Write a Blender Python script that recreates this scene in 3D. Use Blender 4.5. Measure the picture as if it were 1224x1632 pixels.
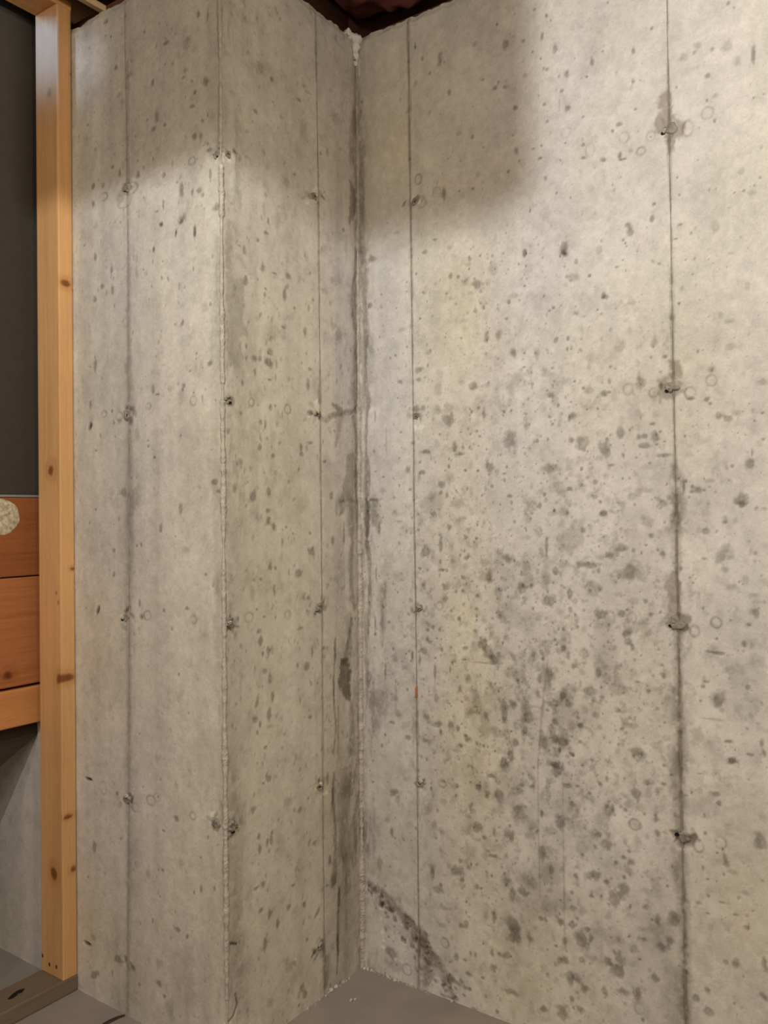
import bpy, bmesh, math, random
import numpy as np
from mathutils import Matrix, Vector

# ------------------------------------------------------------------ camera
for o in list(bpy.data.objects):
    bpy.data.objects.remove(o)
scene = bpy.context.scene
col = scene.collection
random.seed(7)

FPX = 1322.0                       # focal length in photo pixels (1224 x 1632)
DIST = 2.07                        # depth of the inside corner
_a = math.radians(54.9)
SN, CS = math.sin(_a), math.cos(_a)
FWD = np.array([-CS, SN, 0.0])
RGT = np.array([SN, CS, 0.0])
UPV = np.array([0.0, 0.0, 1.0])
ROLL = 0.0068
CR = RGT - ROLL * UPV
CR /= np.linalg.norm(CR)
CU = UPV + ROLL * RGT
CU /= np.linalg.norm(CU)
CAM = -(FWD * DIST + RGT * (573 - 612) / FPX * DIST)
CAM[2] = 1.134
JOG = 0.4633                       # depth of the step in the wall

cd = bpy.data.cameras.new('camera')
cam = bpy.data.objects.new('camera', cd)
col.objects.link(cam)
cd.sensor_fit = 'HORIZONTAL'
cd.sensor_width = 36.0
cd.lens = 36.0 * FPX / 1224.0
cd.clip_start = 0.02
M = Matrix.Identity(4)
for i in range(3):
    M[i][0] = CR[i]
    M[i][1] = CU[i]
    M[i][2] = -FWD[i]
    M[i][3] = CAM[i]
cam.matrix_world = M
scene.camera = cam

# ------------------------------------------------------------------ world, exposure
w = bpy.data.worlds.new('world')
scene.world = w
w.use_nodes = True
w.node_tree.nodes['Background'].inputs[0].default_value = (0.9, 0.85, 0.8, 1)
w.node_tree.nodes['Background'].inputs[1].default_value = 0.02
scene.view_settings.view_transform = 'Standard'
scene.view_settings.look = 'None'
scene.view_settings.gamma = 1.0
scene.view_settings.use_curve_mapping = False
scene.view_settings.exposure = 0.0

BULBS = [  # position, watts, colour, radius, label; main bulb first, then added fill bulbs
    ((0.73, -1.55, 2.03), 54.0, (0.91, 0.97, 1.0), 0.022, 'unseen bare bulb hanging on a short cord in front of the corner'),
    ((0.50, -2.60, 2.26), 28.0, (0.93, 0.88, 0.78), 0.05, 'added fill bulb close under the joists in the middle of the basement'),
    ((1.75, -1.45, 2.26), 36.0, (0.95, 0.89, 0.78), 0.05, 'added fill bulb close under the joists beside the long concrete wall'),
    ((2.10, -3.60, 2.10), 44.0, (0.95, 0.87, 0.73), 0.12, 'added fill bulb hanging on a cord at the back of the basement'),
]


# ------------------------------------------------------------------ helpers
def lin(c):
    c = np.asarray(c, dtype=np.float64) / 255.0
    return np.where(c <= 0.04045, c / 12.92, ((c + 0.055) / 1.055) ** 2.4)


def tag(o, label=None, cat=None, group=None, kind=None):
    if label:
        o['label'] = label
    if cat:
        o['category'] = cat
    if group:
        o['group'] = group
    if kind:
        o['kind'] = kind
    return o


def empty(name, loc=(0, 0, 0)):
    o = bpy.data.objects.new(name, None)
    o.location = loc
    o.empty_display_size = 0.1
    col.objects.link(o)
    return o


def mesh_obj(name, verts, faces, mat, parent=None, smooth=False, loc=None):
    me = bpy.data.meshes.new(name)
    me.from_pydata([tuple(map(float, v)) for v in verts], [], faces)
    me.update()
    if smooth:
        me.polygons.foreach_set('use_smooth', [True] * len(me.polygons))
    me.materials.append(mat)
    o = bpy.data.objects.new(name, me)
    col.objects.link(o)
    if parent:
        o.parent = parent
        o.matrix_parent_inverse = Matrix.Translation(-Vector(parent.location))
    return o


def bm_obj(name, bm, mat, parent=None, smooth=False):
    me = bpy.data.meshes.new(name)
    bmesh.ops.recalc_face_normals(bm, faces=bm.faces)
    bm.to_mesh(me)
    bm.free()
    if smooth:
        me.polygons.foreach_set('use_smooth', [True] * len(me.polygons))
    me.materials.append(mat)
    o = bpy.data.objects.new(name, me)
    col.objects.link(o)
    if parent:
        o.parent = parent
        o.matrix_parent_inverse = Matrix.Translation(-Vector(parent.location))
    return o


def bevel_box(bm, lo, hi, bev=0.002, seg=1):
    m = Matrix.Translation([(lo[i] + hi[i]) / 2 for i in range(3)]) @ Matrix.Diagonal([hi[i] - lo[i] for i in range(3)] + [1])
    g = bmesh.ops.create_cube(bm, size=1, matrix=m)
    es = set()
    for v in g['verts']:
        es.update(v.link_edges)
    if bev > 0:
        bmesh.ops.bevel(bm, geom=list(es), offset=bev, segments=seg, affect='EDGES', profile=0.5)


def box_obj(name, lo, hi, mat, parent=None, bev=0.002):
    bm = bmesh.new()
    bevel_box(bm, lo, hi, bev)
    return bm_obj(name, bm, mat, parent)


# value noise, vectorised ------------------------------------------------------
def _hash(ix, iy, seed):
    h = (ix.astype(np.int64) * 374761393 + iy.astype(np.int64) * 668265263 + seed * 974634777) & 0xFFFFFFFF
    h = ((h ^ (h >> 13)) * 1274126177) & 0xFFFFFFFF
    h = h ^ (h >> 16)
    return (h & 0xFFFF).astype(np.float32) / 65535.0


def vnoise(x, y, seed=0):
    xi = np.floor(x)
    yi = np.floor(y)
    fx = (x - xi).astype(np.float32)
    fy = (y - yi).astype(np.float32)
    fx = fx * fx * (3 - 2 * fx)
    fy = fy * fy * (3 - 2 * fy)
    xi = xi.astype(np.int64)
    yi = yi.astype(np.int64)
    a = _hash(xi, yi, seed)
    b = _hash(xi + 1, yi, seed)
    c = _hash(xi, yi + 1, seed)
    d = _hash(xi + 1, yi + 1, seed)
    return (a + (b - a) * fx) + ((c + (d - c) * fx) - (a + (b - a) * fx)) * fy


def fbm(x, y, seed=0, octv=4, gain=0.5):
    s = 0
    amp = 1.0
    tot = 0
    for k in range(octv):
        s = s + amp * vnoise(x * 2 ** k, y * 2 ** k, seed + 17 * k)
        tot += amp
        amp *= gain
    return s / tot * 2 - 1          # about -1..1


def sstep(a, b, x):
    t = np.clip((x - a) / (b - a), 0, 1)
    return t * t * (3 - 2 * t)


# pixel -> surface -------------------------------------------------------------
def ray(px, py):
    return FWD + CR * (px - 612) / FPX + CU * (816 - py) / FPX


def hit(px, py, wname):
    d = ray(px, py)
    t = {'R': -CAM[1] / d[1], 'J': -CAM[0] / d[0], 'L': (-JOG - CAM[1]) / d[1], 'F': -CAM[2] / d[2]}[wname]
    return CAM + d * t


def where(px, py):
    """which wall a photo pixel falls on and its (u, v) there"""
    xin = 568 + 10 * (py - 62) / 1478.0
    xcv = 352.5 + 6.5 * py / 1632.0
    if px >= xin:
        p = hit(px, py, 'R')
        return 'R', p[0], p[2]
    if px >= xcv:
        p = hit(px, py, 'J')
        return 'L', p[1] + JOG, p[2]
    p = hit(px, py, 'L')
    return 'L', p[0], p[2]


# ------------------------------------------------------------------ materials
def nodes_of(name):
    m = bpy.data.materials.new(name)
    m.use_nodes = True
    nt = m.node_tree
    b = nt.nodes['Principled BSDF']
    return m, nt, b


def plain(name, rgb, rough=0.8, metal=0.0, noise=0.12, scale=30.0, bump=0.2, stretch=(1, 1, 1)):
    m, nt, b = nodes_of(name)
    N = nt.nodes
    tc = N.new('ShaderNodeTexCoord')
    mp = N.new('ShaderNodeMapping')
    mp.inputs['Scale'].default_value = stretch
    nz = N.new('ShaderNodeTexNoise')
    nz.inputs['Scale'].default_value = scale
    nz.inputs['Detail'].default_value = 6
    nt.links.new(tc.outputs['Object'], mp.inputs['Vector'])
    nt.links.new(mp.outputs['Vector'], nz.inputs['Vector'])
    rp = N.new('ShaderNodeValToRGB')
    c = lin(rgb)
    rp.color_ramp.elements[0].position = 0.25
    rp.color_ramp.elements[0].color = (*(c * (1 - noise * 2)), 1)
    rp.color_ramp.elements[1].position = 0.75
    rp.color_ramp.elements[1].color = (*np.clip(c * (1 + noise), 0, 1), 1)
    nt.links.new(nz.outputs['Fac'], rp.inputs['Fac'])
    nt.links.new(rp.outputs['Color'], b.inputs['Base Color'])
    b.inputs['Roughness'].default_value = rough
    b.inputs['Metallic'].default_value = metal
    b.inputs['Specular IOR Level'].default_value = 0.25
    bp = N.new('ShaderNodeBump')
    bp.inputs['Strength'].default_value = bump
    bp.inputs['Distance'].default_value = 0.002
    nt.links.new(nz.outputs['Fac'], bp.inputs['Height'])
    nt.links.new(bp.outputs['Normal'], b.inputs['Normal'])
    return m


def painted(name, rough=0.85, grain=0.10, scale=420.0, bump=0.25, dist=0.0008, spec=0.2, stretch=(1, 1, 1), pores=0.0):
    """colour from the 'tone' attribute of the mesh, fine grain and relief from noise nodes"""
    m, nt, b = nodes_of(name)
    N = nt.nodes
    at = N.new('ShaderNodeAttribute')
    at.attribute_name = 'tone'
    tc = N.new('ShaderNodeTexCoord')
    mp = N.new('ShaderNodeMapping')
    mp.inputs['Scale'].default_value = stretch
    nt.links.new(tc.outputs['Object'], mp.inputs['Vector'])
    nz = N.new('ShaderNodeTexNoise')
    nz.inputs['Scale'].default_value = scale
    nz.inputs['Detail'].default_value = 4
    nz.inputs['Roughness'].default_value = 0.65
    nt.links.new(mp.outputs['Vector'], nz.inputs['Vector'])
    mr = N.new('ShaderNodeMapRange')
    mr.inputs['From Min'].default_value = 0.3
    mr.inputs['From Max'].default_value = 0.7
    mr.inputs['To Min'].default_value = 1 - grain
    mr.inputs['To Max'].default_value = 1 + grain
    nt.links.new(nz.outputs['Fac'], mr.inputs['Value'])
    vm = N.new('ShaderNodeVectorMath')
    vm.operation = 'SCALE'
    nt.links.new(at.outputs['Color'], vm.inputs[0])
    nt.links.new(mr.outputs['Result'], vm.inputs['Scale'])
    last = vm.outputs['Vector']
    if pores > 0:
        vo = N.new('ShaderNodeTexVoronoi')
        vo.inputs['Scale'].default_value = 95.0
        nt.links.new(tc.outputs['Object'], vo.inputs['Vector'])
        th = N.new('ShaderNodeMapRange')
        th.inputs['From Min'].default_value = 0.07
        th.inputs['From Max'].default_value = 0.13
        th.inputs['To Min'].default_value = 1 - pores
        th.inputs['To Max'].default_value = 1.0
        nt.links.new(vo.outputs['Distance'], th.inputs['Value'])
        v2 = N.new('ShaderNodeVectorMath')
        v2.operation = 'SCALE'
        nt.links.new(last, v2.inputs[0])
        nt.links.new(th.outputs['Result'], v2.inputs['Scale'])
        last = v2.outputs['Vector']
    nt.links.new(last, b.inputs['Base Color'])
    b.inputs['Roughness'].default_value = rough
    b.inputs['Specular IOR Level'].default_value = spec
    bp = N.new('ShaderNodeBump')
    bp.inputs['Strength'].default_value = bump
    bp.inputs['Distance'].default_value = dist
    nt.links.new(nz.outputs['Fac'], bp.inputs['Height'])
    nt.links.new(bp.outputs['Normal'], b.inputs['Normal'])
    return m


M_CONC = painted('cast_concrete', pores=0.25, grain=0.075, scale=260.0, bump=0.25)
M_WOODP = painted('sawn_spruce', rough=0.55, grain=0.07, scale=60.0, bump=0.2, stretch=(6, 6, 0.35), spec=0.35)
M_BOARD = painted('sawn_fir', rough=0.6, grain=0.10, scale=60.0, bump=0.25, stretch=(6, 0.4, 6), spec=0.3)
M_FLOOR = plain('trowelled_slab', (150, 138, 125), rough=0.75, noise=0.07, scale=9, bump=0.1)
M_MORTAR = plain('grey_mortar', (150, 141, 126), rough=0.95, noise=0.22, scale=70, bump=0.8)
M_MORTARL = plain('pale_mortar', (196, 186, 170), rough=0.95, noise=0.16, scale=80, bump=0.8)
M_FIN = plain('corner_mortar', (186, 175, 158), rough=0.95, noise=0.16, scale=60, bump=0.7)
M_SEAM = plain('seam_mortar', (148, 138, 122), rough=0.95, noise=0.2, scale=60, bump=0.6)
M_STEEL = plain('tie_steel', (205, 200, 190), rough=0.35, metal=0.8, noise=0.1, scale=200)
M_HOLE = plain('tie_recess', (30, 25, 21), rough=0.9)
M_RUST = plain('rust', (172, 122, 84), rough=0.9, noise=0.2, scale=80)
M_FOAM = plain('white_foam', (235, 230, 220), rough=0.9, noise=0.05, scale=60, bump=0.6)
M_FOAM2 = plain('dried_adhesive', (196, 182, 150), rough=0.9, noise=0.28, scale=110, bump=0.8)
M_PLATE = plain('dusty_plate_wood', (112, 96, 78), rough=0.85, noise=0.16, scale=22, stretch=(5, 0.6, 5))
M_PLATESIDE = M_PLATE
M_TOPWOOD = plain('top_plate_wood', (196, 140, 84), rough=0.7, noise=0.12, scale=22, stretch=(5, 0.6, 5))
M_PALEWOOD = plain('pale_strip_wood', (226, 196, 150), rough=0.7, noise=0.1, scale=22, stretch=(5, 0.6, 5))
M_JOIST = plain('dark_joist_wood', (122, 84, 58), rough=0.85, noise=0.15, scale=20, stretch=(5, 0.6, 5))
M_SILL = plain('sill_wood', (104, 66, 52), rough=0.85, noise=0.15, scale=20, stretch=(0.6, 5, 5))
M_SUB = plain('subfloor_board', (120, 86, 62), rough=0.9, noise=0.2, scale=40)
M_PINK = plain('pink_fibre', (150, 88, 84), rough=1.0, noise=0.18, scale=45, bump=1.0)
M_DARK = plain('charcoal_panel', (64, 56, 48), rough=0.8, noise=0.05, scale=40)
M_EDGE = plain('grey_edge_trim', (132, 128, 120), rough=0.6, noise=0.05)
M_STRING = plain('dark_stringer_wood', (62, 50, 38), rough=0.85, noise=0.12, scale=20, stretch=(5, 0.6, 5))
M_NAIL = plain('nail_hole', (58, 36, 18), rough=0.7)
M_BLOCKER = plain('blocker_sheet', (150, 150, 150), rough=0.45, metal=0.7, noise=0.08, scale=20)
M_PORC = plain('porcelain', (225, 222, 214), rough=0.3, noise=0.03)
M_DRY = plain('far_concrete', (216, 210, 200), rough=0.9, noise=0.08, scale=6)

# ------------------------------------------------------------------ the cast walls
TOP = 2.316


class Wall:
    def __init__(self, name, us, top, posfn, backfn):
        self.name = name
        self.u = np.array(us)
        self.v = np.linspace(0.0, 1.0, int(round(TOP / 0.0022)) + 1) * TOP
        self.top = top
        self.U, self.V = np.meshgrid(self.u, self.v)
        sh = self.U.shape
        self.col = np.ones(sh + (3,), dtype=np.float32)
        self.dsp = np.zeros(sh, dtype=np.float32)       # outwards positive, metres
        self.posfn = posfn
        self.backfn = backfn
        self.warp = fbm(self.U * 150, self.V * 120, 5, 3).astype(np.float32)
        self.warp2 = fbm(self.U * 38, self.V * 30, 9, 3).astype(np.float32)

    def win(self, u0, u1, v0, v1):
        a, b = np.searchsorted(self.u, [u0, u1])
        c, d = np.searchsorted(self.v, [v0, v1])
        return slice(c, d), slice(a, b)

    def mul(self, sl, mask, tint):
        t = np.asarray(tint, dtype=np.float32)
        self.col[sl] *= 1 - mask[..., None] * (1 - t)

    def spot(self, u, v, ru, rv, tint, ang=0.0, depth=0.0, rough=0.55, soft=0.5):
        R = max(ru, rv) * 2.3
        sl = self.win(u - R, u + R, v - R, v + R)
        if sl[0].stop - sl[0].start < 1 or sl[1].stop - sl[1].start < 1:
            return
        du = self.U[sl] - u
        dv = self.V[sl] - v
        ca, sa = math.cos(ang), math.sin(ang)
        a = (du * ca + dv * sa) / ru
        b = (-du * sa + dv * ca) / rv
        d = np.sqrt(a * a + b * b) + self.warp[sl] * rough + self.warp2[sl] * rough * 0.7
        m = (1 - sstep(1 - soft, 1 + soft, d)) * np.clip(0.95 + 0.5 * self.warp[sl], 0.35, 1)
        self.mul(sl, m, tint)
        if depth:
            self.dsp[sl] -= depth * m

    def ring(self, u, v, ru, rv, tint, wd=0.0022):
        R = max(ru, rv) + 0.008
        sl = self.win(u - R, u + R, v - R, v + R)
        du = self.U[sl] - u
        dv = self.V[sl] - v
        d = np.sqrt((du / ru) ** 2 + (dv / rv) ** 2)
        e = (d - 1) * min(ru, rv)
        m = np.exp(-(e / wd) ** 2) * np.clip(0.72 + 0.9 * self.warp2[sl], 0.1, 1)
        self.mul(sl, m, tint)
        self.dsp[sl] -= 0.0006 * m

    def poly(self, pts, tint, soft=0.0045, depth=0.0, rough=0.008):
        """filled outline with wavering edges, pts in (u, v)"""
        P = np.array(pts)
        pad = soft * 2 + rough * 2
        sl = self.win(P[:, 0].min() - pad, P[:, 0].max() + pad, P[:, 1].min() - pad, P[:, 1].max() + pad)
        x = self.U[sl] + self.warp[sl] * rough
        y = self.V[sl] + self.warp2[sl] * rough
        ins = np.zeros(x.shape, bool)
        dm = np.full(x.shape, 9.0)
        n = len(P)
        for i in range(n):
            x0, y0 = P[i]
            x1, y1 = P[(i + 1) % n]
            c = ((y0 > y) != (y1 > y)) & (x < (x1 - x0) * (y - y0) / ((y1 - y0) + 1e-12) + x0)
            ins ^= c
            L2 = (x1 - x0) ** 2 + (y1 - y0) ** 2 + 1e-12
            t = np.clip(((x - x0) * (x1 - x0) + (y - y0) * (y1 - y0)) / L2, 0, 1)
            dm = np.minimum(dm, np.hypot(x - x0 - t * (x1 - x0), y - y0 - t * (y1 - y0)))
        sd = np.where(ins, -dm, dm)
        m = 1 - sstep(-soft, soft, sd)
        self.mul(sl, m, tint)
        if depth:
            self.dsp[sl] -= depth * m

    def line(self, pts, tint, soft=0.65, depth=0.0, rough=0.85):
        """stroke through (u, v, half width) points"""
        P = np.array(pts)
        wmax = P[:, 2].max() * 2.2 + 0.004
        sl = self.win(P[:, 0].min() - wmax, P[:, 0].max() + wmax, P[:, 1].min() - wmax, P[:, 1].max() + wmax)
        x = self.U[sl]
        y = self.V[sl]
        best = np.full(x.shape, 99.0)
        for i in range(len(P) - 1):
            x0, y0, w0 = P[i]
            x1, y1, w1 = P[i + 1]
            L2 = (x1 - x0) ** 2 + (y1 - y0) ** 2 + 1e-12
            t = np.clip(((x - x0) * (x1 - x0) + (y - y0) * (y1 - y0)) / L2, 0, 1)
            best = np.minimum(best, np.hypot(x - x0 - t * (x1 - x0), y - y0 - t * (y1 - y0)) / (w0 + t * (w1 - w0)))
        d = best + self.warp[sl] * rough * 0.7 + self.warp2[sl] * rough * 0.8
        m = (1 - sstep(1 - soft, 1 + soft, d)) * np.clip(0.9 + 0.6 * self.warp[sl] + 0.5 * self.warp2[sl], 0.2, 1)
        self.mul(sl, m, tint)
        if depth:
            self.dsp[sl] -= depth * m

    def glow(self, u, v, ru, rv, tint):
        """very soft tinted zone of the cast surface"""
        sl = self.win(u - 2.2 * ru, u + 2.2 * ru, v - 2.2 * rv, v + 2.2 * rv)
        d = ((self.U[sl] - u) / ru) ** 2 + ((self.V[sl] - v) / rv) ** 2
        m = np.exp(-d) * np.clip(0.85 + 0.5 * self.warp2[sl], 0, 1.3)
        self.mul(sl, m.astype(np.float32), tint)

    def build(self, mat):
        nr, nc = self.U.shape
        top = self.top(self.u)
        edge = fbm(self.u * 45, self.u * 0 + 3.1, 77, 3) * 0.005
        k = (self.V / TOP)
        Z = self.V * 1.0
        lift = (top + edge - TOP)[None, :]
        Z = Z + lift * sstep(0.93, 1.0, k)
        X, Y, NX, NY = self.posfn(self.U)
        rnd = -0.006 * sstep(0.992, 1.0, k) * (1 + 0.8 * self.warp2)
        d = self.dsp + rnd
        X = X + NX * d
        Y = Y + NY * d
        bx, by = self.backfn(self.u)
        V = np.empty(((nr + 2) * nc, 3), dtype=np.float32)
        V[:nr * nc, 0] = X.ravel()
        V[:nr * nc, 1] = Y.ravel()
        V[:nr * nc, 2] = Z.ravel()
        V[nr * nc:(nr + 1) * nc, 0] = bx
        V[nr * nc:(nr + 1) * nc, 1] = by
        V[nr * nc:(nr + 1) * nc, 2] = Z[-1]
        V[(nr + 1) * nc:, 0] = bx
        V[(nr + 1) * nc:, 1] = by
        V[(nr + 1) * nc:, 2] = 0
        idx = np.arange((nr + 2) * nc, dtype=np.int32).reshape(nr + 2, nc)
        q = np.stack([idx[:-1, :-1], idx[:-1, 1:], idx[1:, 1:], idx[1:, :-1]], -1).reshape(-1, 4)
        me = bpy.data.meshes.new(self.name)
        me.vertices.add(len(V))
        me.vertices.foreach_set('co', V.ravel())
        me.loops.add(q.size)
        me.loops.foreach_set('vertex_index', q.ravel())
        me.polygons.add(len(q))
        me.polygons.foreach_set('loop_start', np.arange(0, q.size, 4, dtype=np.int32))
        me.polygons.foreach_set('use_smooth', np.ones(len(q), bool))
        me.update(calc_edges=True)
        at = me.attributes.new('tone', 'FLOAT_COLOR', 'POINT')
        cc = np.ones(((nr + 2) * nc, 4), dtype=np.float32)
        cc[:nr * nc, :3] = np.clip(self.col, 0, 1).reshape(-1, 3)
        cc[nr * nc:, :3] = lin((150, 140, 125))
        at.data.foreach_set('color', cc.ravel())
        me.materials.append(mat)
        o = bpy.data.objects.new(self.name, me)
        col.objects.link(o)
        o['kind'] = 'structure'
        return o


step = 0.0022
uR = list(np.arange(0, 1.0, step)) + list(np.arange(1.0, 1.6, 0.0045)) + list(np.geomspace(1.6, 3.2, 30))
uL = list(-np.geomspace(0.92, 2.2, 24)[::-1]) + list(np.arange(-0.915, -0.619, 0.005)) + list(np.arange(-0.6178, -0.0011, step)) + [0.0] + list(np.arange(step, JOG - 0.0011, step)) + [JOG]


def posR(U):
    return U, np.zeros_like(U), np.zeros_like(U), -np.ones_like(U)


def posL(U):
    fr = U <= 0
    X = np.where(fr, U, 0.0)
    Y = np.where(fr, -JOG, U - JOG)
    nx = np.where(U < 0, 0.0, np.where(U == 0, 0.5, 1.0))
    ny = np.where(U < 0, -1.0, np.where(U == 0, -0.5, 0.0))
    return X, Y, nx, ny


def backL(u):
    bx = np.where(u <= 0, np.minimum(u, -0.2), -0.2)
    by = np.where(u <= 0, -JOG + 0.2, np.maximum(u - JOG, -JOG + 0.2))
    return bx, by


WR = Wall('wall_right', uR, lambda u: np.full_like(u, TOP), posR, lambda u: (u, np.full_like(u, 0.2)))
WL = Wall('wall_left', uL, lambda u: TOP - 0.021 * sstep(-0.05, -0.32, u), posL, backL)
WALLS = {'R': WR, 'L': WL}

# base tone -------------------------------------------------------------------
for W, base, sd in ((WR, (207, 199, 187), 1), (WL, (198, 189, 175), 101)):
    b = lin(base).astype(np.float32)
    big = fbm(W.U * 3.0, W.V * 2.2, sd, 4)
    mid = fbm(W.U * 14, W.V * 12, sd + 3, 4, 0.6)
    fine = fbm(W.U * 75, W.V * 75, sd + 5, 3, 0.7)
    streak = fbm(W.U * 34, W.V * 1.3, sd + 7, 3)
    hue = fbm(W.U * 5 + 9, W.V * 2.0, sd + 11, 3)
    vf = fbm(W.U * 190, W.V * 190, sd + 23, 2, 0.7)
    k = 1 + 0.07 * big + 0.13 * mid + 0.12 * fine + 0.06 * vf + (0.13 if W is WL else 0.05) * streak
    far = np.where(W is WR, sstep(1.5, 1.7, W.U), sstep(-0.85, -1.0, W.U))    # columns are wide out there: keep only the broad tone
    k = k * (1 - far) + (1 + 0.07 * big) * far
    W.col[...] = b * k[..., None]
    W.col[..., 2] *= 1 - 0.06 * hue
    W.dsp += (0.0007 * mid + 0.00025 * fine) * (1 - far)

DK = (0.50, 0.485, 0.465)
FT = (0.74, 0.73, 0.71)
VD = (0.14, 0.12, 0.10)


def px_scale(wn, u):
    # metres per photo pixel across and up the wall at about this place
    if wn == 'R':
        dep = DIST - CS * u
        q = (u * SN - DIST * 39 / FPX) / dep
        return dep / FPX / (SN + CS * q), dep / FPX
    if u > 0:
        dep = DIST - SN * (JOG - u)
        q = (-CS * (JOG - u) - DIST * 39 / FPX) / dep
        return dep / FPX / (CS - SN * q), dep / FPX
    dep = DIST - SN * JOG - CS * u
    q = (-CS * JOG + u * SN - DIST * 39 / FPX) / dep
    return dep / FPX / (SN + CS * q), dep / FPX


def feat(px, py, rx, ry, kind='d', ang=0):
    wn, u, v = where(px, py)
    su, sv = px_scale(wn, u)
    W = WALLS[wn]
    t = {'d': DK, 'f': FT, 'v': VD, 'l': (1.25, 1.25, 1.25)}[kind]
    dp = {'d': 0.0006, 'f': 0.0002, 'v': 0.005, 'l': -0.0006}[kind]
    W.spot(u, v, max(rx * su, 0.0014), max(ry * sv, 0.0014), t, math.radians(ang), dp, rough=0.75 if kind != 'v' else 0.3)


def batch(ox, oy, sc, data):
    for d in data:
        kind, ang = 'd', 0
        for e in d[4:]:
            if isinstance(e, str):
                kind = e
            else:
                ang = e
        feat(ox + d[0] / sc, oy + d[1] / sc, d[2] / sc, d[3] / sc, kind, ang)


def rings(ox, oy, sc, data):
    for cx, cy, rx, ry in data:
        wn, u, v = where(ox + cx / sc, oy + cy / sc)
        su, sv = px_scale(wn, u)
        WALLS[wn].ring(u, v, rx / sc * su, ry / sc * sv, (0.62, 0.60, 0.57))


def on_wall(pts):
    """put every point of one mark on the wall most of them fall on"""
    ks = []
    for x, y in pts:
        wn, u, v = where(x, y)
        ks.append('J' if wn == 'L' and u > 0 else wn)
    k = max(set(ks), key=ks.count)
    out = []
    for x, y in pts:
        p = hit(x, y, k)
        out.append((p[1] + JOG if k == 'J' else p[0], p[2]))
    return ('R' if k == 'R' else 'L'), out


def ppoly(ox, oy, sc, pts, tint=DK, **kw):
    wn, q = on_wall([(ox + x / sc, oy + y / sc) for x, y in pts])
    WALLS[wn].poly(q, tint, **kw)


def pline(ox, oy, sc, pts, tint=DK, **kw):
    wn, q = on_wall([(ox + x / sc, oy + y / sc) for x, y, w_ in pts])
    WALLS[wn].line([(u, v, p[2] / sc * px_scale(wn, u)[0]) for (u, v), p in zip(q, pts)], tint, **kw)


def pglow(px, py, rx, ry, tint):
    wn, u, v = where(px, py)
    su, sv = px_scale(wn, u)
    WALLS[wn].glow(u, v, rx * su, ry * sv, tint)


# broad discolouration and tint zones of the casting, plus one painted light patch ------------------------------------------
YEL = (1.0, 0.965, 0.86)
COOL = (0.93, 0.95, 1.0)
for g in ((740, 480, 60, 170, YEL), (745, 1000, 55, 260, YEL), (760, 1250, 60, 160, YEL), (830, 1560, 120, 120, YEL),
          (1180, 1480, 70, 170, YEL), (960, 1150, 120, 200, (1, .98, .93)), (440, 900, 90, 400, (1, .985, .93)), (450, 1350, 80, 250, (1, .985, .93)), (632, 240, 30, 70, YEL),
          (150, 1050, 50, 130, YEL), (150, 1480, 40, 100, YEL), (1040, 620, 160, 120, (1, .985, .95)),
          (615, 450, 36, 240, COOL), (610, 700, 36, 140, COOL), (870, 440, 70, 80, COOL), (550, 560, 20, 200, COOL), (170, 480, 60, 200, COOL),
          (640, 1050, 40, 250, (.88, .88, .88)), (600, 1330, 60, 220, (.84, .83, .81)), (690, 950, 26, 200, (.88, .88, .88)), (690, 1330, 36, 150, (.84, .83, .81)),
          (540, 1150, 30, 300, (.86, .86, .84)), (545, 1400, 28, 180, (.80, .79, .77)), (385, 900, 22, 320, (.84, .84, .83)), (375, 500, 18, 130, (.80, .80, .80)),
          (375, 1330, 22, 220, (.84, .83, .81)), (1060, 1480, 40, 160, (.84, .83, .81)), (1000, 920, 70, 90, (.90, .90, .89)), (950, 1010, 70, 60, (.94, .94, .93)),
          (850, 1440, 90, 90, (.86, .85, .84)), (1000, 1500, 60, 90, (.88, .87, .85)), (900, 760, 60, 60, (.95, .95, .94)),
          (850, 1150, 60, 110, (.91, .91, .90)), (780, 900, 40, 100, (.95, .95, .95)), (205, 800, 16, 240, (.88, .88, .87)), (215, 1350, 14, 200, (.86, .85, .84)),
          (300, 1560, 60, 80, (.88, .86, .84)), (200, 1560, 50, 60, (.90, .88, .86)), (290, 500, 46, 260, (1.08, 1.08, 1.08)), (300, 950, 46, 260, (1.10, 1.10, 1.09)), (320, 1300, 30, 200, (1.10, 1.09, 1.08)), (150, 90, 26, 40, (1.1, 1.1, 1.12))):  # last zone paints the cool light patch high on the left face
    pglow(*g)

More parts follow.
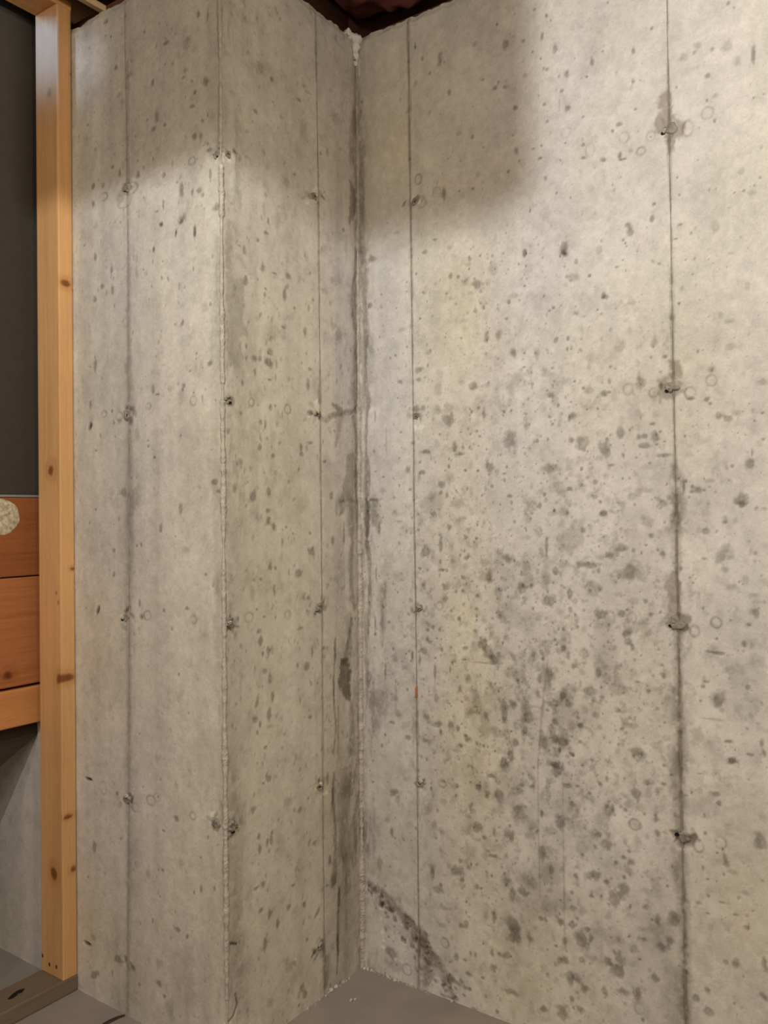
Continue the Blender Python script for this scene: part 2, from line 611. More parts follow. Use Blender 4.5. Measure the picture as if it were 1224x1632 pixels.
# spots and blotches read off the photograph ------------------------------------
A4 = 1224 / 424.0
A3 = 3.06
batch(800, 0, A4, [(185,168,7,18),(205,72,7,10),(98,188,6,6),(244,222,9,18),(413,285,9,20),(297,335,10,14),(208,318,8,8),(178,270,6,6),(104,346,13,10,'f'),
 (605,228,8,18),(605,374,7,10),(597,403,8,9,'f'),(462,237,5,5),(688,131,6,6),(275,418,8,8),(265,470,5,30,'f'),(300,498,12,10),(195,481,6,6),(372,539,7,7),(614,503,7,9),
 (538,572,12,10),(507,603,6,7),(210,558,8,6),(66,690,10,20),(60,493,10,14),(373,725,12,9),(467,738,13,16),(542,715,9,18),(556,733,14,6),(594,692,10,10,'f'),(290,658,6,5),(176,728,9,6),
 (50,622,6,7),(803,402,6,6),(948,347,10,10),(983,440,12,10,'f'),(943,462,7,9),(1157,252,9,38),(966,228,8,9),(885,240,6,6),(1205,433,6,6),(1157,450,6,6),(978,556,5,8),(807,816,5,7),
 (902,738,4,4),(953,876,6,12),(1113,876,6,6),(1160,855,6,5),(700,938,10,8),(690,1006,9,14),(577,1030,14,14),(590,1065,14,22),(557,1105,8,8),(820,1033,16,6),(797,1100,14,5),
 (105,1160,9,20),(285,1155,16,35),(815,897,5,5),(980,1045,18,25,'f'),(1100,790,20,15,'f'),(5,1166,6,5),(1055,1165,20,8,'f'),(1150,885,20,14,'f'),(900,210,16,14,'f'),(835,265,20,18,'f'),
 (1035,210,22,25,'f'),(1085,280,18,25,'f'),(20,200,14,22),(15,400,12,10),(150,42,5,5),(140,238,5,5),(335,268,4,4),(387,352,4,4),(250,412,4,5),(168,440,4,4),(80,740,6,6),(28,790,6,8),(270,738,5,5),(1040,15,8,8),(1068,36,5,5),(375,665,9,9),(145,684,10,5)])
rings(800, 0, A4, [(293,610,20,25),(562,632,22,25),(685,627,20,22),(945,520,27,27),(855,590,25,35),(640,695,20,18),(405,690,20,30)])
batch(800, 400, A4, [(105,10,7,12),(285,8,12,14),(192,209,7,8),(475,213,16,8),(32,237,8,10),(438,271,6,6),(218,275,7,6),(345,288,12,14),(375,303,9,7),(496,361,10,11,'f'),(459,402,8,14,'f'),
 (540,440,18,24,'f'),(303,405,5,10),(300,450,5,8),(55,468,12,20),(152,472,6,8),(102,535,5,5),(80,583,26,30,'f'),(205,562,18,20,'f'),(400,535,8,14,'f'),(225,662,16,14),(317,694,5,5),(325,757,16,16),(308,780,6,6),
 (391,730,6,5),(470,657,12,12),(495,650,10,5),(441,726,7,8),(38,870,26,45),(320,873,10,16),(370,885,24,30),(547,838,20,26),(588,822,6,14),(628,854,9,11),(657,852,14,12),(708,858,20,24),(727,832,8,6),
 (715,890,10,10),(655,898,26,10),(748,877,8,5),(470,915,22,40,30),(690,795,14,7),(225,998,26,24),(185,1003,10,12,'f'),(210,868,4,8),(115,805,12,18,'f'),(22,994,6,8),(10,1025,10,6),(365,1077,10,10,'f'),
 (430,1062,9,12),(310,1095,12,9),(32,1128,14,8),(172,1172,8,12),(240,1195,6,8),(427,1132,10,8),(465,1208,16,12),(655,1100,30,12,'f'),(600,1130,20,16,'f'),(725,1140,16,16,'f'),(745,1160,20,16),
 (550,1165,16,14,'f'),(635,605,24,26),(632,570,14,22,'f'),(965,548,16,14),(943,682,13,11),(1000,760,22,16),(1040,771,18,14),(1085,745,24,14,'f'),(1200,745,7,6),(1160,782,5,5),(1120,846,5,5),
 (1145,980,22,28),(1152,930,4,22),(1100,1147,26,28),(1170,1180,10,14,'f'),(900,1098,14,12),(872,1108,8,6),(930,1100,6,5),(960,1057,20,7,'f'),(1045,1055,9,7,'f'),(1035,1000,10,10,'f'),(835,1090,6,30),
 (830,170,12,12,'f'),(890,157,10,14,'f'),(1130,160,12,14,'f'),(1055,440,26,16,'f'),(1070,400,5,4),(1005,295,10,16,'f'),(1045,325,20,10,'f'),(1195,603,24,16,'f'),(745,940,34,9),(680,975,10,7),
 (505,985,14,7),(750,487,10,8),(690,430,8,14,'f'),(705,410,8,20,'f'),(870,680,20,8),(330,120,26,16,'f'),(585,240,24,16,'f'),(60,205,22,12,'f'),(528,75,10,6),(555,42,7,6),(160,480,14,30,'f'),(400,640,24,18,'f'),(245,690,20,20,'f')])
rings(800, 400, A4, [(580,636,22,25),(697,652,20,20),(963,596,25,25),(865,653,24,26)])
batch(800, 800, A4, [(240,42,6,6),(55,92,6,7),(225,55,16,10,'f'),(290,50,14,14,'f'),(468,55,16,16,'f'),(370,133,12,12),(455,150,4,4),(545,125,12,14,'f'),(683,155,10,10),(205,210,6,45),(118,165,14,14,'f'),
 (25,260,25,18),(550,215,26,16),(490,245,20,16),(605,222,8,10),(740,238,12,12),(400,290,46,14),(245,322,16,16),(590,320,50,35,'f'),(90,395,16,26),(312,420,16,18),(205,450,24,20),(450,515,24,22),
 (410,400,40,25,'f'),(605,455,26,16,'f'),(660,457,9,10),(550,512,20,14),(575,497,6,6),(685,517,10,10),(727,508,9,11),(375,585,12,22,'f'),(285,615,14,22,'f'),(570,605,16,16),(580,645,14,16),(600,672,8,14),
 (495,545,14,14,'f'),(145,700,12,14),(180,690,10,12),(100,700,16,14,'f'),(285,675,12,14),(305,710,9,20),(330,755,22,16),(380,700,26,26,'f'),(370,783,16,14,'f'),(445,785,12,20),(40,785,36,24,'f'),
 (220,800,20,40),(250,775,10,16,'f'),(160,885,14,24),(280,890,16,36,-20),(300,925,16,20),(395,870,34,30),(418,918,9,8),(360,1030,12,10),(542,964,24,14),(430,984,14,14),(110,950,22,36),(50,930,16,20),
 (10,965,14,45),(105,1050,12,16),(210,960,12,10),(235,1070,16,40,25),(280,1105,26,16),(185,1100,20,35),(65,1110,14,16),(40,1170,14,26),(10,1200,18,20),(100,1150,16,12,'f'),(240,1212,30,14),(630,1155,36,22),
 (560,880,8,6),(625,828,14,6),(740,795,16,20),(675,870,9,8),(735,750,10,8),(415,1190,8,8),(320,1155,12,10),(650,1085,8,6),(580,1030,40,14,'f'),(935,133,14,18),(1028,92,12,10),(1070,85,12,14,'f'),
 (1025,245,36,42),(1025,310,20,16,'f'),(1145,228,12,20,'f'),(930,260,12,7),(878,373,7,4),(1090,368,5,5),(1125,360,16,20,'f'),(1050,390,20,14,'f'),(925,488,6,5),(1165,505,20,26),(1045,505,10,5),(1050,545,10,7),
 (1135,565,10,8),(1115,655,12,16),(1150,665,12,14,'f'),(1000,695,36,9),(960,690,24,6),(925,850,10,8),(912,915,10,8),(1000,915,30,34),(1015,960,10,14,'f'),(1130,1043,6,6),(1175,1020,10,10,'f'),
 (965,1000,40,5,'f'),(940,828,14,6),(1040,1103,18,8),(1060,1192,20,14),(1140,1162,14,6),(1195,1110,8,14),(1205,1155,12,16),(1105,10,22,12),(1170,28,12,14,'f'),(1205,30,14,10,'f'),(1160,430,20,9,'f'),(1205,460,12,12,'f')])
rings(800, 800, A4, [(598,533,20,24),(495,535,22,30),(985,556,25,24),(885,595,22,25)])
batch(800, 1208, A4, [(250,55,26,32),(20,40,22,22,'f'),(85,125,12,9),(145,130,12,14),(300,128,20,10),(345,130,12,8),(322,212,14,10),(75,262,28,38),(145,310,26,22,'f'),(185,180,10,20,'f'),(183,255,6,14),
 (265,295,18,30),(160,340,10,16),(35,360,26,24),(187,440,16,36),(225,515,14,20),(440,350,18,18),(495,355,20,18,'f'),(495,255,20,18),(510,235,6,14),(480,95,10,16,25),(450,120,10,12),(405,165,7,7),
 (520,120,14,12,'f'),(570,240,10,9),(585,430,10,8),(563,460,16,14),(590,480,16,18),(585,520,18,16,'f'),(525,485,10,10),(425,410,10,12),(430,545,26,22),(480,570,14,20),(515,640,24,34),(560,610,24,34),
 (340,545,12,16),(323,620,10,10),(410,635,12,10),(457,635,6,10),(325,690,14,12),(100,620,20,20),(50,640,16,30),(130,580,36,30,'f'),(20,570,24,40,'f'),(220,610,14,18,'f'),(205,690,45,40,'f'),(185,740,22,16),
 (50,765,28,26),(60,820,26,30),(130,830,20,20),(270,755,12,16),(320,770,14,12),(395,790,14,12),(365,840,30,36),(410,835,16,22),(290,845,12,22),(290,930,16,18),(265,930,10,16),(365,930,16,14),(490,935,18,18),
 (540,920,24,40),(530,980,30,30),(515,890,12,12),(600,880,16,16,'f'),(650,835,20,14),(640,790,16,14,'f'),(715,750,18,26),(690,745,8,8),(660,685,10,12),(735,870,22,20),(770,840,22,26),(790,750,22,26),
 (705,1015,22,18),(555,1075,26,16),(625,1085,20,30),(470,1070,12,26),(345,1020,20,18),(315,1010,14,26),(380,1060,18,24),(320,1108,9,9),(190,1155,16,14),(280,1170,24,30),(360,1160,16,14),(20,910,22,20),
 (35,1075,36,14),(620,170,22,26),(675,115,22,16),(640,230,24,20,'f'),(655,258,9,7),(715,345,12,16),(710,280,9,18),(740,120,10,8),(985,165,22,11),(997,208,10,10),(912,73,14,6),(1055,15,22,14),(1185,395,28,34),
 (1027,473,14,32,15),(925,508,9,14),(945,558,10,9),(1020,535,8,10),(1060,525,34,10,'f'),(905,668,14,9),(1010,665,16,5),(950,635,8,7),(990,437,8,6),(1078,950,18,20),(1030,940,12,10),(1125,780,16,10),
 (1135,780,5,12),(1075,722,14,6),(945,715,10,5),(895,1105,16,14),(950,1072,16,14),(950,1165,30,16),(1210,940,14,35),(1110,1005,8,9),(1205,1100,20,10,-45),(1195,270,18,22,'f'),(1120,620,16,10,'f'),(1155,705,5,5)])
rings(800, 1208, A4, [(610,307,25,24),(1005,391,26,27),(632,1156,22,24),(905,410,22,24)])
batch(400, 400, A3, [(58,78,12,28),(118,110,14,6),(182,122,14,14),(68,215,6,12),(72,185,6,6),(165,215,8,24),(212,278,8,16),(265,400,9,22),(158,372,10,8),(305,238,7,10),(95,495,10,14),(45,528,9,16),
 (20,525,14,16),(92,545,18,20),(20,590,8,20),(92,628,10,6),(293,578,10,9),(280,650,9,22),(95,762,8,14),(120,755,6,6),(48,836,10,12),(70,855,8,26),(292,937,14,7),(45,962,10,20),(108,997,10,10),(245,960,5,20),
 (248,992,8,10),(90,1178,11,20),(12,1190,14,24),(392,1195,8,18),(355,195,18,12,'f'),(400,145,10,16,'f'),(430,415,16,32,'f'),(400,370,10,20,'f'),(358,1028,9,7),(325,1000,12,20,'f'),(590,40,18,18),(578,268,12,14),
 (845,5,10,8),(972,123,10,14),(1010,125,10,10),(1045,155,18,18,'f'),(1098,165,18,18),(1070,205,14,10,'f'),(1060,65,14,8,'f'),(1180,90,20,30,'f'),(955,207,7,7),(760,152,5,6),(760,197,4,4),(1092,295,9,9),
 (1135,276,5,8),(1035,340,20,14,'f'),(1150,425,14,22),(1207,410,14,22),(735,385,16,10,'f'),(825,330,6,6),(865,495,14,14,'f'),(725,637,12,8),(820,580,20,16),(818,628,14,10),(912,672,16,28,'f'),(1030,640,12,12,'f'),
 (1085,662,16,18),(1157,655,14,18,'f'),(840,768,10,12),(910,775,20,22,'f'),(965,770,22,24,'f'),(960,825,30,26),(1135,800,8,30),(1110,765,7,7),(1115,905,10,6),(920,893,7,6),(1020,885,10,7),(730,885,8,6),
 (605,808,4,28),(660,930,3,60,'f'),(995,955,12,24),(1035,960,12,26),(1025,990,30,10),(850,980,22,9),(790,935,12,10),(1148,968,6,6),(1160,1055,20,24),(1158,1090,6,8),(835,1080,14,10),(820,1100,8,22,'f'),
 (765,1065,10,18),(970,1110,20,22,'f'),(930,1140,14,16),(925,1180,10,10),(1105,1073,7,6),(645,1168,16,14,'f'),(605,1215,24,10),(775,1165,10,10),(880,1200,18,20,'f'),(955,1188,8,12),(1175,1150,8,8),(1045,1070,8,8)])
rings(400, 400, A3, [(180,772,14,22),(4,738,12,20)])
batch(400, 800, A3, [(82,42,10,12),(85,95,8,18),(113,125,9,22),(172,123,7,8),(155,200,7,24),(295,245,14,20),(95,320,10,20),(120,325,7,10),(235,348,14,14),(115,430,8,24),(48,378,6,6),(280,468,8,14),(205,155,5,5),
 (288,152,6,6),(40,630,10,10),(50,680,12,26,-20),(85,725,7,20),(58,740,6,12),(300,735,6,24),(275,800,10,22,-40),(240,618,14,8),(68,825,10,14),(95,860,8,24),(108,950,8,24),(30,980,8,30,-20),(90,1030,9,28),(288,1050,9,9),
 (260,1050,4,6),(20,1060,10,16),(45,1090,6,16),(32,1125,6,14),(95,1095,16,10,'f'),(325,885,4,5),(355,712,6,8),(30,525,5,5),(65,560,9,6),(72,1195,8,10),(8,440,14,40,'f'),(400,190,8,22),(430,320,12,14,'f'),
 (375,405,10,16,'f'),(455,160,4,55),(410,720,5,50),(405,920,4,70),(625,130,5,26),(565,120,10,100),(600,60,30,60,'f'),(700,50,18,16,'f'),(718,95,20,5,'f'),(740,125,10,10,'f'),(715,365,18,20,'f'),(715,440,4,8),
 (610,345,4,35),(605,600,4,35),(655,440,8,60,'f'),(640,560,6,70,'f'),(655,830,5,40),(700,760,16,24,'f'),(705,920,5,60,'f'),(700,960,14,14,'f'),(715,1030,18,18,'f'),(630,980,40,60,'f'),(610,1080,20,30,'f'),
 (655,1135,6,8),(685,1075,12,8),(770,1150,10,10),(750,655,6,6),(925,215,8,42),(965,122,12,18),(850,240,18,24),(890,60,16,14),(1000,10,30,18,'f'),(1040,80,14,12,'f'),(1100,180,8,8),(1048,275,9,9),(1105,112,8,8),
 (1165,370,16,34),(930,332,12,6),(955,335,5,8),(825,325,10,6),(840,402,11,14),(943,415,12,16),(940,475,16,22),(1035,370,7,8),(1103,458,8,8),(1100,520,9,8),(1035,500,8,10),(1015,570,9,12),(1138,580,12,10,'f'),
 (1090,630,8,8),(887,612,8,10),(920,622,8,10),(862,625,8,8),(858,670,8,12),(840,728,20,16),(822,770,7,24),(785,750,5,20),(1130,690,18,24),(1155,730,30,30),(1180,770,24,20),(1130,785,34,5),(1195,670,16,20,'f'),
 (1055,860,16,20),(1020,915,16,22),(905,962,15,20),(856,1048,12,13),(898,840,6,35),(970,818,4,14),(1045,712,12,8),(915,1085,22,16),(925,1120,7,20),(970,1090,14,24),(1010,1105,8,14),(1058,1157,12,14),(1100,1178,9,12),
 (1135,1190,9,10),(1020,1187,10,8),(850,1165,12,8),(1045,1140,8,6),(1100,1000,8,6),(1145,1040,10,24,30),(1040,770,12,5)])
rings(400, 800, A3, [(180,550,14,18),(920,508,16,20),(852,543,14,16)])
batch(400, 1232, A3, [(85,25,14,16),(60,50,10,8),(15,110,8,14),(12,180,18,20),(238,180,9,14),(180,140,18,24,'f'),(105,290,6,10),(80,345,8,20),(100,330,7,20),(45,370,8,20),(40,310,8,14),(310,340,8,12),(62,540,12,22,-20),
 (207,548,8,7),(30,560,16,8),(188,652,10,14),(95,685,12,26),(50,668,10,10),(130,735,8,26),(260,640,7,14),(325,680,16,10,40),(72,830,12,40,-15),(275,812,8,12),(250,1045,10,16),(265,1080,10,20),(95,1120,16,20,'f'),
 (190,950,20,24,'f'),(235,1135,6,8),(375,25,5,30),(400,110,6,50),(385,420,8,26),(370,550,7,8),(430,620,5,60),(425,830,6,60),(410,520,16,30),(440,380,14,60,'f'),(470,80,26,60,'f'),(500,330,24,90,'f'),(700,95,26,18),
 (715,130,10,24,'f'),(663,230,10,10,'f'),(687,290,6,20),(745,325,6,12,35),(625,440,12,30,'f'),(720,620,14,16,'f'),(685,880,26,22),(700,940,40,25,'f'),(1108,68,14,16),(1150,115,9,12),(1070,45,10,8),(1210,110,22,26),
 (1170,15,20,12),(1070,170,9,22),(1100,265,28,24),(1135,315,12,8),(1155,380,14,10),(1020,430,9,10),(1062,460,8,10),(1000,478,30,26),(1030,522,9,9),(1100,555,12,12),(930,285,14,20,'f'),(940,140,20,14,'f'),(910,185,6,10),
 (860,185,14,20,'f'),(880,460,18,24,'f'),(910,570,26,18),(925,545,8,8),(885,490,10,30),(1030,748,20,12),(1050,735,10,14),(935,745,26,12,'f'),(1185,695,13,30),(1050,630,5,6),(1050,680,4,8),(1000,660,9,8,'f'),
 (945,660,20,8,'f'),(1000,895,10,16),(1042,915,8,7),(1070,880,6,12),(1095,885,6,14),(1060,980,12,10),(1175,880,8,20),(1185,950,16,16),(1210,880,12,14),(1130,1000,10,6),(1050,1050,18,10),(1200,1165,8,10),
 (1090,1150,12,6),(1150,490,8,20,'f'),(1180,405,20,9),(1185,290,10,20)])
rings(400, 1232, A3, [(932,55,18,16),(945,830,18,22),(760,960,22,26)])
batch(400, 0, A3, [(30,85,9,22,'f'),(40,330,26,30,'f'),(100,385,7,10),(232,485,9,8),(22,543,8,9),(148,570,8,8,'f'),(108,497,5,5),(65,745,8,20,'f'),(212,850,6,6),(170,885,14,24,'f'),(85,1080,7,16),(65,1040,6,30,'f'),
 (75,1135,9,8),(275,450,14,8,'f'),(182,960,4,4),(128,60,8,12,'f'),(260,640,14,40,'f'),(35,1170,6,10),(450,1120,10,12),(835,290,8,14),(922,293,11,30),(870,357,9,8),(800,225,4,16),(803,405,9,18,'f'),(967,450,7,12),
 (1083,520,6,8),(1130,390,8,6),(1015,650,16,14,'f'),(960,773,5,5),(1083,920,7,6),(1130,888,8,8,'f'),(895,1168,12,6),(830,1150,6,14,'f'),(1090,215,10,12,'f'),(1190,430,8,8),(870,550,7,10,'f'),(940,945,9,24),
 (1105,850,16,20,'f'),(710,1135,12,8,'f'),(665,1088,5,5),(720,395,10,4,'f')])
rings(400, 0, A3, [(815,875,16,24),(830,985,20,28),(905,940,18,26)])
batch(0, 0, A3, [(515,65,9,10),(968,70,8,14),(1013,75,9,26),(910,215,20,28,'f'),(805,212,14,10),(437,215,6,10),(565,328,7,10),(630,365,16,14,'f'),(903,340,12,14,'f'),(840,310,8,14,'f'),(805,313,5,6),(743,402,6,14),
 (765,568,9,36),(803,610,8,9),(750,627,8,10),(937,517,10,8),(988,588,10,7,-40),(948,450,8,9),(1000,400,16,24),(948,665,10,16),(978,660,9,26),(893,378,7,5),(1130,450,14,20,'f'),(467,725,10,10,'f'),(550,703,4,4),
 (427,610,6,6),(600,710,5,5),(548,815,7,8),(672,785,4,8),(745,775,5,14),(672,858,9,22),(797,855,7,14),(583,845,6,16),(455,905,7,12),(503,903,6,10),(455,990,8,16),(885,922,9,28),(938,935,8,24),(970,930,14,14),
 (990,950,10,12),(795,1000,4,26),(767,1030,8,4),(885,1070,16,24,-30),(785,1095,9,12),(855,1137,6,22),(948,1137,6,24),(750,1215,6,8),(465,1105,14,18,'f'),(585,970,16,30,'f'),(1060,1010,20,20),(1025,850,6,26),
 (595,500,8,30,'f'),(580,465,12,12,'f'),(425,455,10,10,'f')])
rings(0, 0, A3, [(505,960,18,18),(635,920,34,28),(605,980,34,34),(935,785,16,18),(1208,785,14,22)])
batch(100, 350, 4.08, [(638,32,12,14),(768,12,16,14),(732,88,9,30),(856,88,8,32),(593,198,8,18),(210,250,8,28),(316,335,8,40),(255,433,10,14),(322,460,8,26),(208,520,9,18),(127,465,6,12,'f'),(478,340,8,40,'f'),
 (848,318,6,22),(643,380,5,12),(778,672,9,20,-25),(730,685,10,10,'f'),(650,272,5,5),(210,940,9,56),(180,960,4,4),(652,945,12,10,'f'),(827,985,8,8),(870,870,6,8),(865,905,5,5),(910,963,4,4),(585,1105,10,32),
 (618,1137,14,7),(790,1080,12,14),(778,1108,8,12),(850,1125,6,8),(700,1100,20,24,'f'),(908,1165,5,30),(178,1195,7,26),(320,1245,9,14),(330,1325,9,20),(175,1345,10,26,'v',-40),(340,1415,6,6),(765,1405,8,8),
 (595,1547,6,8),(555,1440,6,6),(555,1475,6,10),(580,1495,4,5),(968,1498,7,5),(955,935,12,14),(1120,440,10,20,'f'),(1150,170,6,6),(1190,400,12,26),(1195,825,7,16),(1135,1025,5,5),(1170,1060,8,18),(1080,1380,16,22),
 (1160,1260,8,16),(412,970,14,40,'f'),(480,1380,16,40,'f')])
rings(100, 350, 4.08, [(268,1265,16,20),(365,1280,22,28),(848,1180,20,30),(555,1215,16,18),(1090,1180,26,30)])
batch(0, 700, A3, [(600,262,14,20),(880,338,8,24),(783,440,7,22),(467,345,6,8),(752,90,5,6),(555,540,8,14),(555,660,6,14),(475,835,7,26,'v',-30),(910,825,10,8),(797,835,6,12),(690,870,7,14),(680,800,4,14),(545,880,4,4),
 (837,925,4,8),(873,1148,6,8),(905,540,16,14,'f'),(1045,210,14,12),(1065,255,12,8),(1105,1075,10,12,-30),(1060,720,14,60,'f'),(1003,660,6,6),(470,55,5,5),(855,475,5,5),(655,300,26,60,'f')])
rings(0, 700, A3, [(718,860,16,22),(942,880,16,18),(1215,870,20,24)])
batch(0, 1232, A3, [(428,30,16,7,'v'),(460,365,9,22),(860,220,10,12),(797,283,9,5),(793,475,6,9),(743,718,5,14),(980,570,7,20),(1045,565,6,14),(978,413,5,6),(913,800,6,10),(425,833,16,9,'v'),(455,800,12,14,'f'),
 (460,985,20,14,30),(865,765,14,10),(780,930,22,24,'f'),(775,1025,14,14),(575,910,16,18),(680,1030,6,10),(805,1090,10,12),(1020,720,4,4),(590,320,8,10),(720,490,10,16,'f'),(885,440,14,20,'f'),(830,1150,20,40,'f'),(390,1040,14,10,'f')])
rings(0, 1232, A3, [(503,75,14,30),(940,210,14,18),(735,135,20,24),(765,120,14,20),(660,170,16,20)])

# dark stain round the form ties and along the seams -----------------------------
TIEC = (0.60, 0.57, 0.53)
ppoly(800, 0, A4, [(722,437),(772,415),(775,520),(830,560),(850,560),(830,620),(800,640),(790,690),(770,725),(758,725),(757,640),(700,600),(700,545),(720,520)], TIEC, depth=0.001)
ppoly(800, 400, A4, [(765,505),(820,495),(828,585),(785,588),(840,600),(835,640),(800,665),(780,675),(730,680),(720,640),(720,585),(760,580),(775,560)], TIEC, depth=0.001)
ppoly(800, 800, A4, [(780,310),(805,310),(820,380),(825,515),(865,530),(865,595),(830,605),(800,600),(770,590),(750,560),(765,490),(760,420),(740,390),(750,350)], TIEC, depth=0.001)
ppoly(800, 1208, A4, [(770,328),(800,330),(815,365),(860,370),(890,350),(905,390),(870,410),(815,408),(795,375)], (.5, .45, .4), depth=0.004)
SB = (0.63, 0.61, 0.57)
pline(800, 400, A4, [(795,1000,18),(800,1100,32),(805,1224,30)], SB)
pline(800, 800, A4, [(800,0,36),(800,100,26),(805,250,20),(805,320,20)], SB)
pline(800, 800, A4, [(812,600,20),(815,800,26),(820,1000,30),(822,1224,36)], SB)
pline(800, 800, A4, [(790,880,20),(770,960,34),(780,1010,16)], FT)
pline(800, 1208, A4, [(808,0,36),(810,200,34),(818,330,26)], SB)
pline(800, 1208, A4, [(832,430,18),(818,530,36),(836,650,24),(842,900,22),(846,1224,26)], SB)
pline(800, 1208, A4, [(800,1000,50),(780,1100,60),(800,1224,60)], FT)
pline(800, 800, A4, [(210,735,4),(185,950,5),(165,1224,4)], FT, rough=.2)
pline(800, 1208, A4, [(165,0,3),(168,340,4),(175,640,3)], FT, rough=.2)
pline(800, 1208, A4, [(280,90,3),(283,450,4),(290,850,4)], FT, rough=.2)
# jog face: stain beside the outside corner
ppoly(100, 350, 4.08, [(1062,0),(1100,10),(1110,380),(1160,380),(1185,430),(1170,640),(1200,750),(1150,790),(1165,900),(1160,960),(1068,960)], (.78, .77, .76), rough=0.008)
pline(0, 0, 1, [(366,760,6),(372,900,8),(368,1050,10),(372,1240,8)], (.82, .82, .81), rough=1)
pline(0, 0, 1, [(370,1280,14),(376,1400,10),(374,1500,10),(384,1600,16)], (.8, .79, .78), rough=1)
pline(0, 0, 1, [(361,1507,1.3),(370,1504,1.8),(378,1505,1.2)], (.3, .27, .24), depth=.003, rough=.2)
pline(0, 0, 1, [(376,1585,1.5),(379,1600,1.5),(372,1620,1.5),(362,1632,1.5)], (.45, .42, .38), depth=.003, rough=.2)
# left of the outside corner
pline(0, 0, 1, [(346,380,5),(344,560,8),(343,720,8),(346,900,7),(348,1060,6)], (.84, .84, .83), rough=1)
# seam bands on the left face
pline(0, 0, 1, [(203,100,2),(205,400,3),(205,560,4),(207,650,7),(206,720,5),(207,830,7),(205,960,5),(206,1080,4),(204,1260,5),(206,1400,5),(202,1620,4)], (.74, .735, .725), rough=.8)
# jog right strip: streaks leading to the inside corner
GRN = (.58, .57, .54)
ppoly(400, 0, A3, [(480,870),(500,900),(520,980),(510,1040),(485,1090),(475,1060),(485,980)], (.55, .53, .51))
pline(400, 0, A3, [(500,560,12),(492,700,14),(486,790,8)], (.66, .65, .63))
pline(400, 0, A3, [(520,330,12),(515,500,16),(505,640,18)], (.8, .79, .78))
pline(400, 400, A3, [(515,0,8),(505,140,8),(500,260,18),(515,400,10),(512,560,14),(505,680,20),(512,760,12)], (.56, .55, .53))
pline(400, 400, A3, [(340,818,6),(370,828,10),(400,802,8),(440,795,8),(500,782,8),(518,762,9)], (.52, .5, .46), depth=.0015)
pline(400, 400, A3, [(400,748,5),(425,770,8),(445,772,5)], (.52, .5, .46), depth=.001)
pline(400, 400, A3, [(440,810,14),(430,870,14),(412,950,6)], (.72, .69, .63))
pline(400, 400, A3, [(500,815,8),(515,880,7),(518,980,7),(515,1100,8),(520,1224,8)], GRN, depth=.001)
ppoly(400, 400, A3, [(470,990),(500,985),(505,1080),(500,1224),(440,1224),(445,1130),(462,1090)], (.64, .63, .6))
pline(400, 800, A3, [(440,0,20),(445,40,10)], GRN)
pline(400, 800, A3, [(490,0,14),(492,200,12),(485,330,12),(490,420,10),(505,520,8)], (.55, .53, .5))
pline(400, 800, A3, [(492,570,6),(485,640,10),(470,720,12),(458,780,16)], (.48, .46, .42), depth=.001)
ppoly(400, 800, A3, [(440,765),(480,765),(490,830),(485,930),(490,965),(460,965),(430,900),(432,850)], (.38, .36, .32), depth=.002)
pline(400, 800, A3, [(490,980,10),(495,1100,12),(490,1224,16)], GRN)
pline(400, 800, A3, [(412,660,4),(410,760,5),(402,860,4),(405,1000,5),(415,1100,5),(402,1224,5)], (.62, .6, .56), rough=.9)
pline(400, 800, A3, [(425,1000,4),(425,1224,5)], (.66, .64, .6), rough=.9)
pline(400, 1232, A3, [(405,0,5),(400,110,8),(412,260,7),(410,420,10),(402,540,14)], (.55, .53, .5), rough=.9)
pline(400, 1232, A3, [(470,0,30),(465,120,24),(455,260,22),(460,420,20),(470,560,14)], (.62, .6, .57), rough=1.1)
pline(400, 1232, A3, [(432,560,7),(425,700,7),(425,860,6),(418,980,4)], (.5, .48, .44), rough=.9)
pline(400, 1232, A3, [(500,400,30),(490,560,34),(480,760,30),(470,930,26)], (.8, .79, .77), rough=.9)
pline(400, 1232, A3, [(300,895,5),(322,865,7),(345,830,12)], (.42, .4, .36), depth=.002, rough=.3)
pline(400, 1232, A3, [(370,900,12),(365,1000,14),(362,1040,10)], GRN)
# right of the inside corner
pline(400, 400, A3, [(545,0,20),(548,140,20),(556,280,16),(560,420,12),(556,560,6),(560,680,10),(575,740,14),(562,820,8),(560,1000,8),(568,1100,12),(560,1224,10)], (.52, .505, .485), depth=.001)
pline(400, 400, A3, [(575,430,18),(590,500,12)], FT)
pline(400, 0, A3, [(545,700,14),(540,820,16),(545,960,14),(540,1100,14),(535,1224,16)], (.64, .63, .61), rough=1)
pline(400, 800, A3, [(565,0,12),(565,200,10),(580,300,8),(578,500,8),(572,640,6)], (.56, .54, .51), rough=1)
pline(400, 800, A3, [(600,0,30),(610,90,22),(622,150,6)], (.68, .67, .64), rough=1)
pline(400, 800, A3, [(640,420,16),(645,560,12),(640,700,8)], FT, rough=1)
pline(400, 800, A3, [(575,840,10),(572,900,8)], GRN)
pline(400, 800, A3, [(610,950,40),(625,1030,40),(610,1110,24)], (.78, .79, .8), rough=1)
DIA = (.53, .51, .47)
pline(400, 1232, A3, [(575,545,12),(640,580,18),(700,655,24),(740,705,22),(800,775,20),(850,840,22)], DIA, depth=.0015, rough=.8)
pline(400, 1232, A3, [(820,790,26),(850,880,34),(860,960,30),(850,1030,26)], (.52, .5, .46), depth=.002, rough=.9)
pline(400, 1232, A3, [(860,850,20),(900,910,24),(930,975,18),(975,1010,20),(1010,1030,10)], DIA, depth=.002, rough=.9)
pline(400, 1232, A3, [(950,1010,16),(970,1060,18),(985,1100,16)], DIA, depth=.002, rough=.9)
pline(400, 1232, A3, [(770,720,26),(740,780,20)], (.75, .74, .71), rough=1)
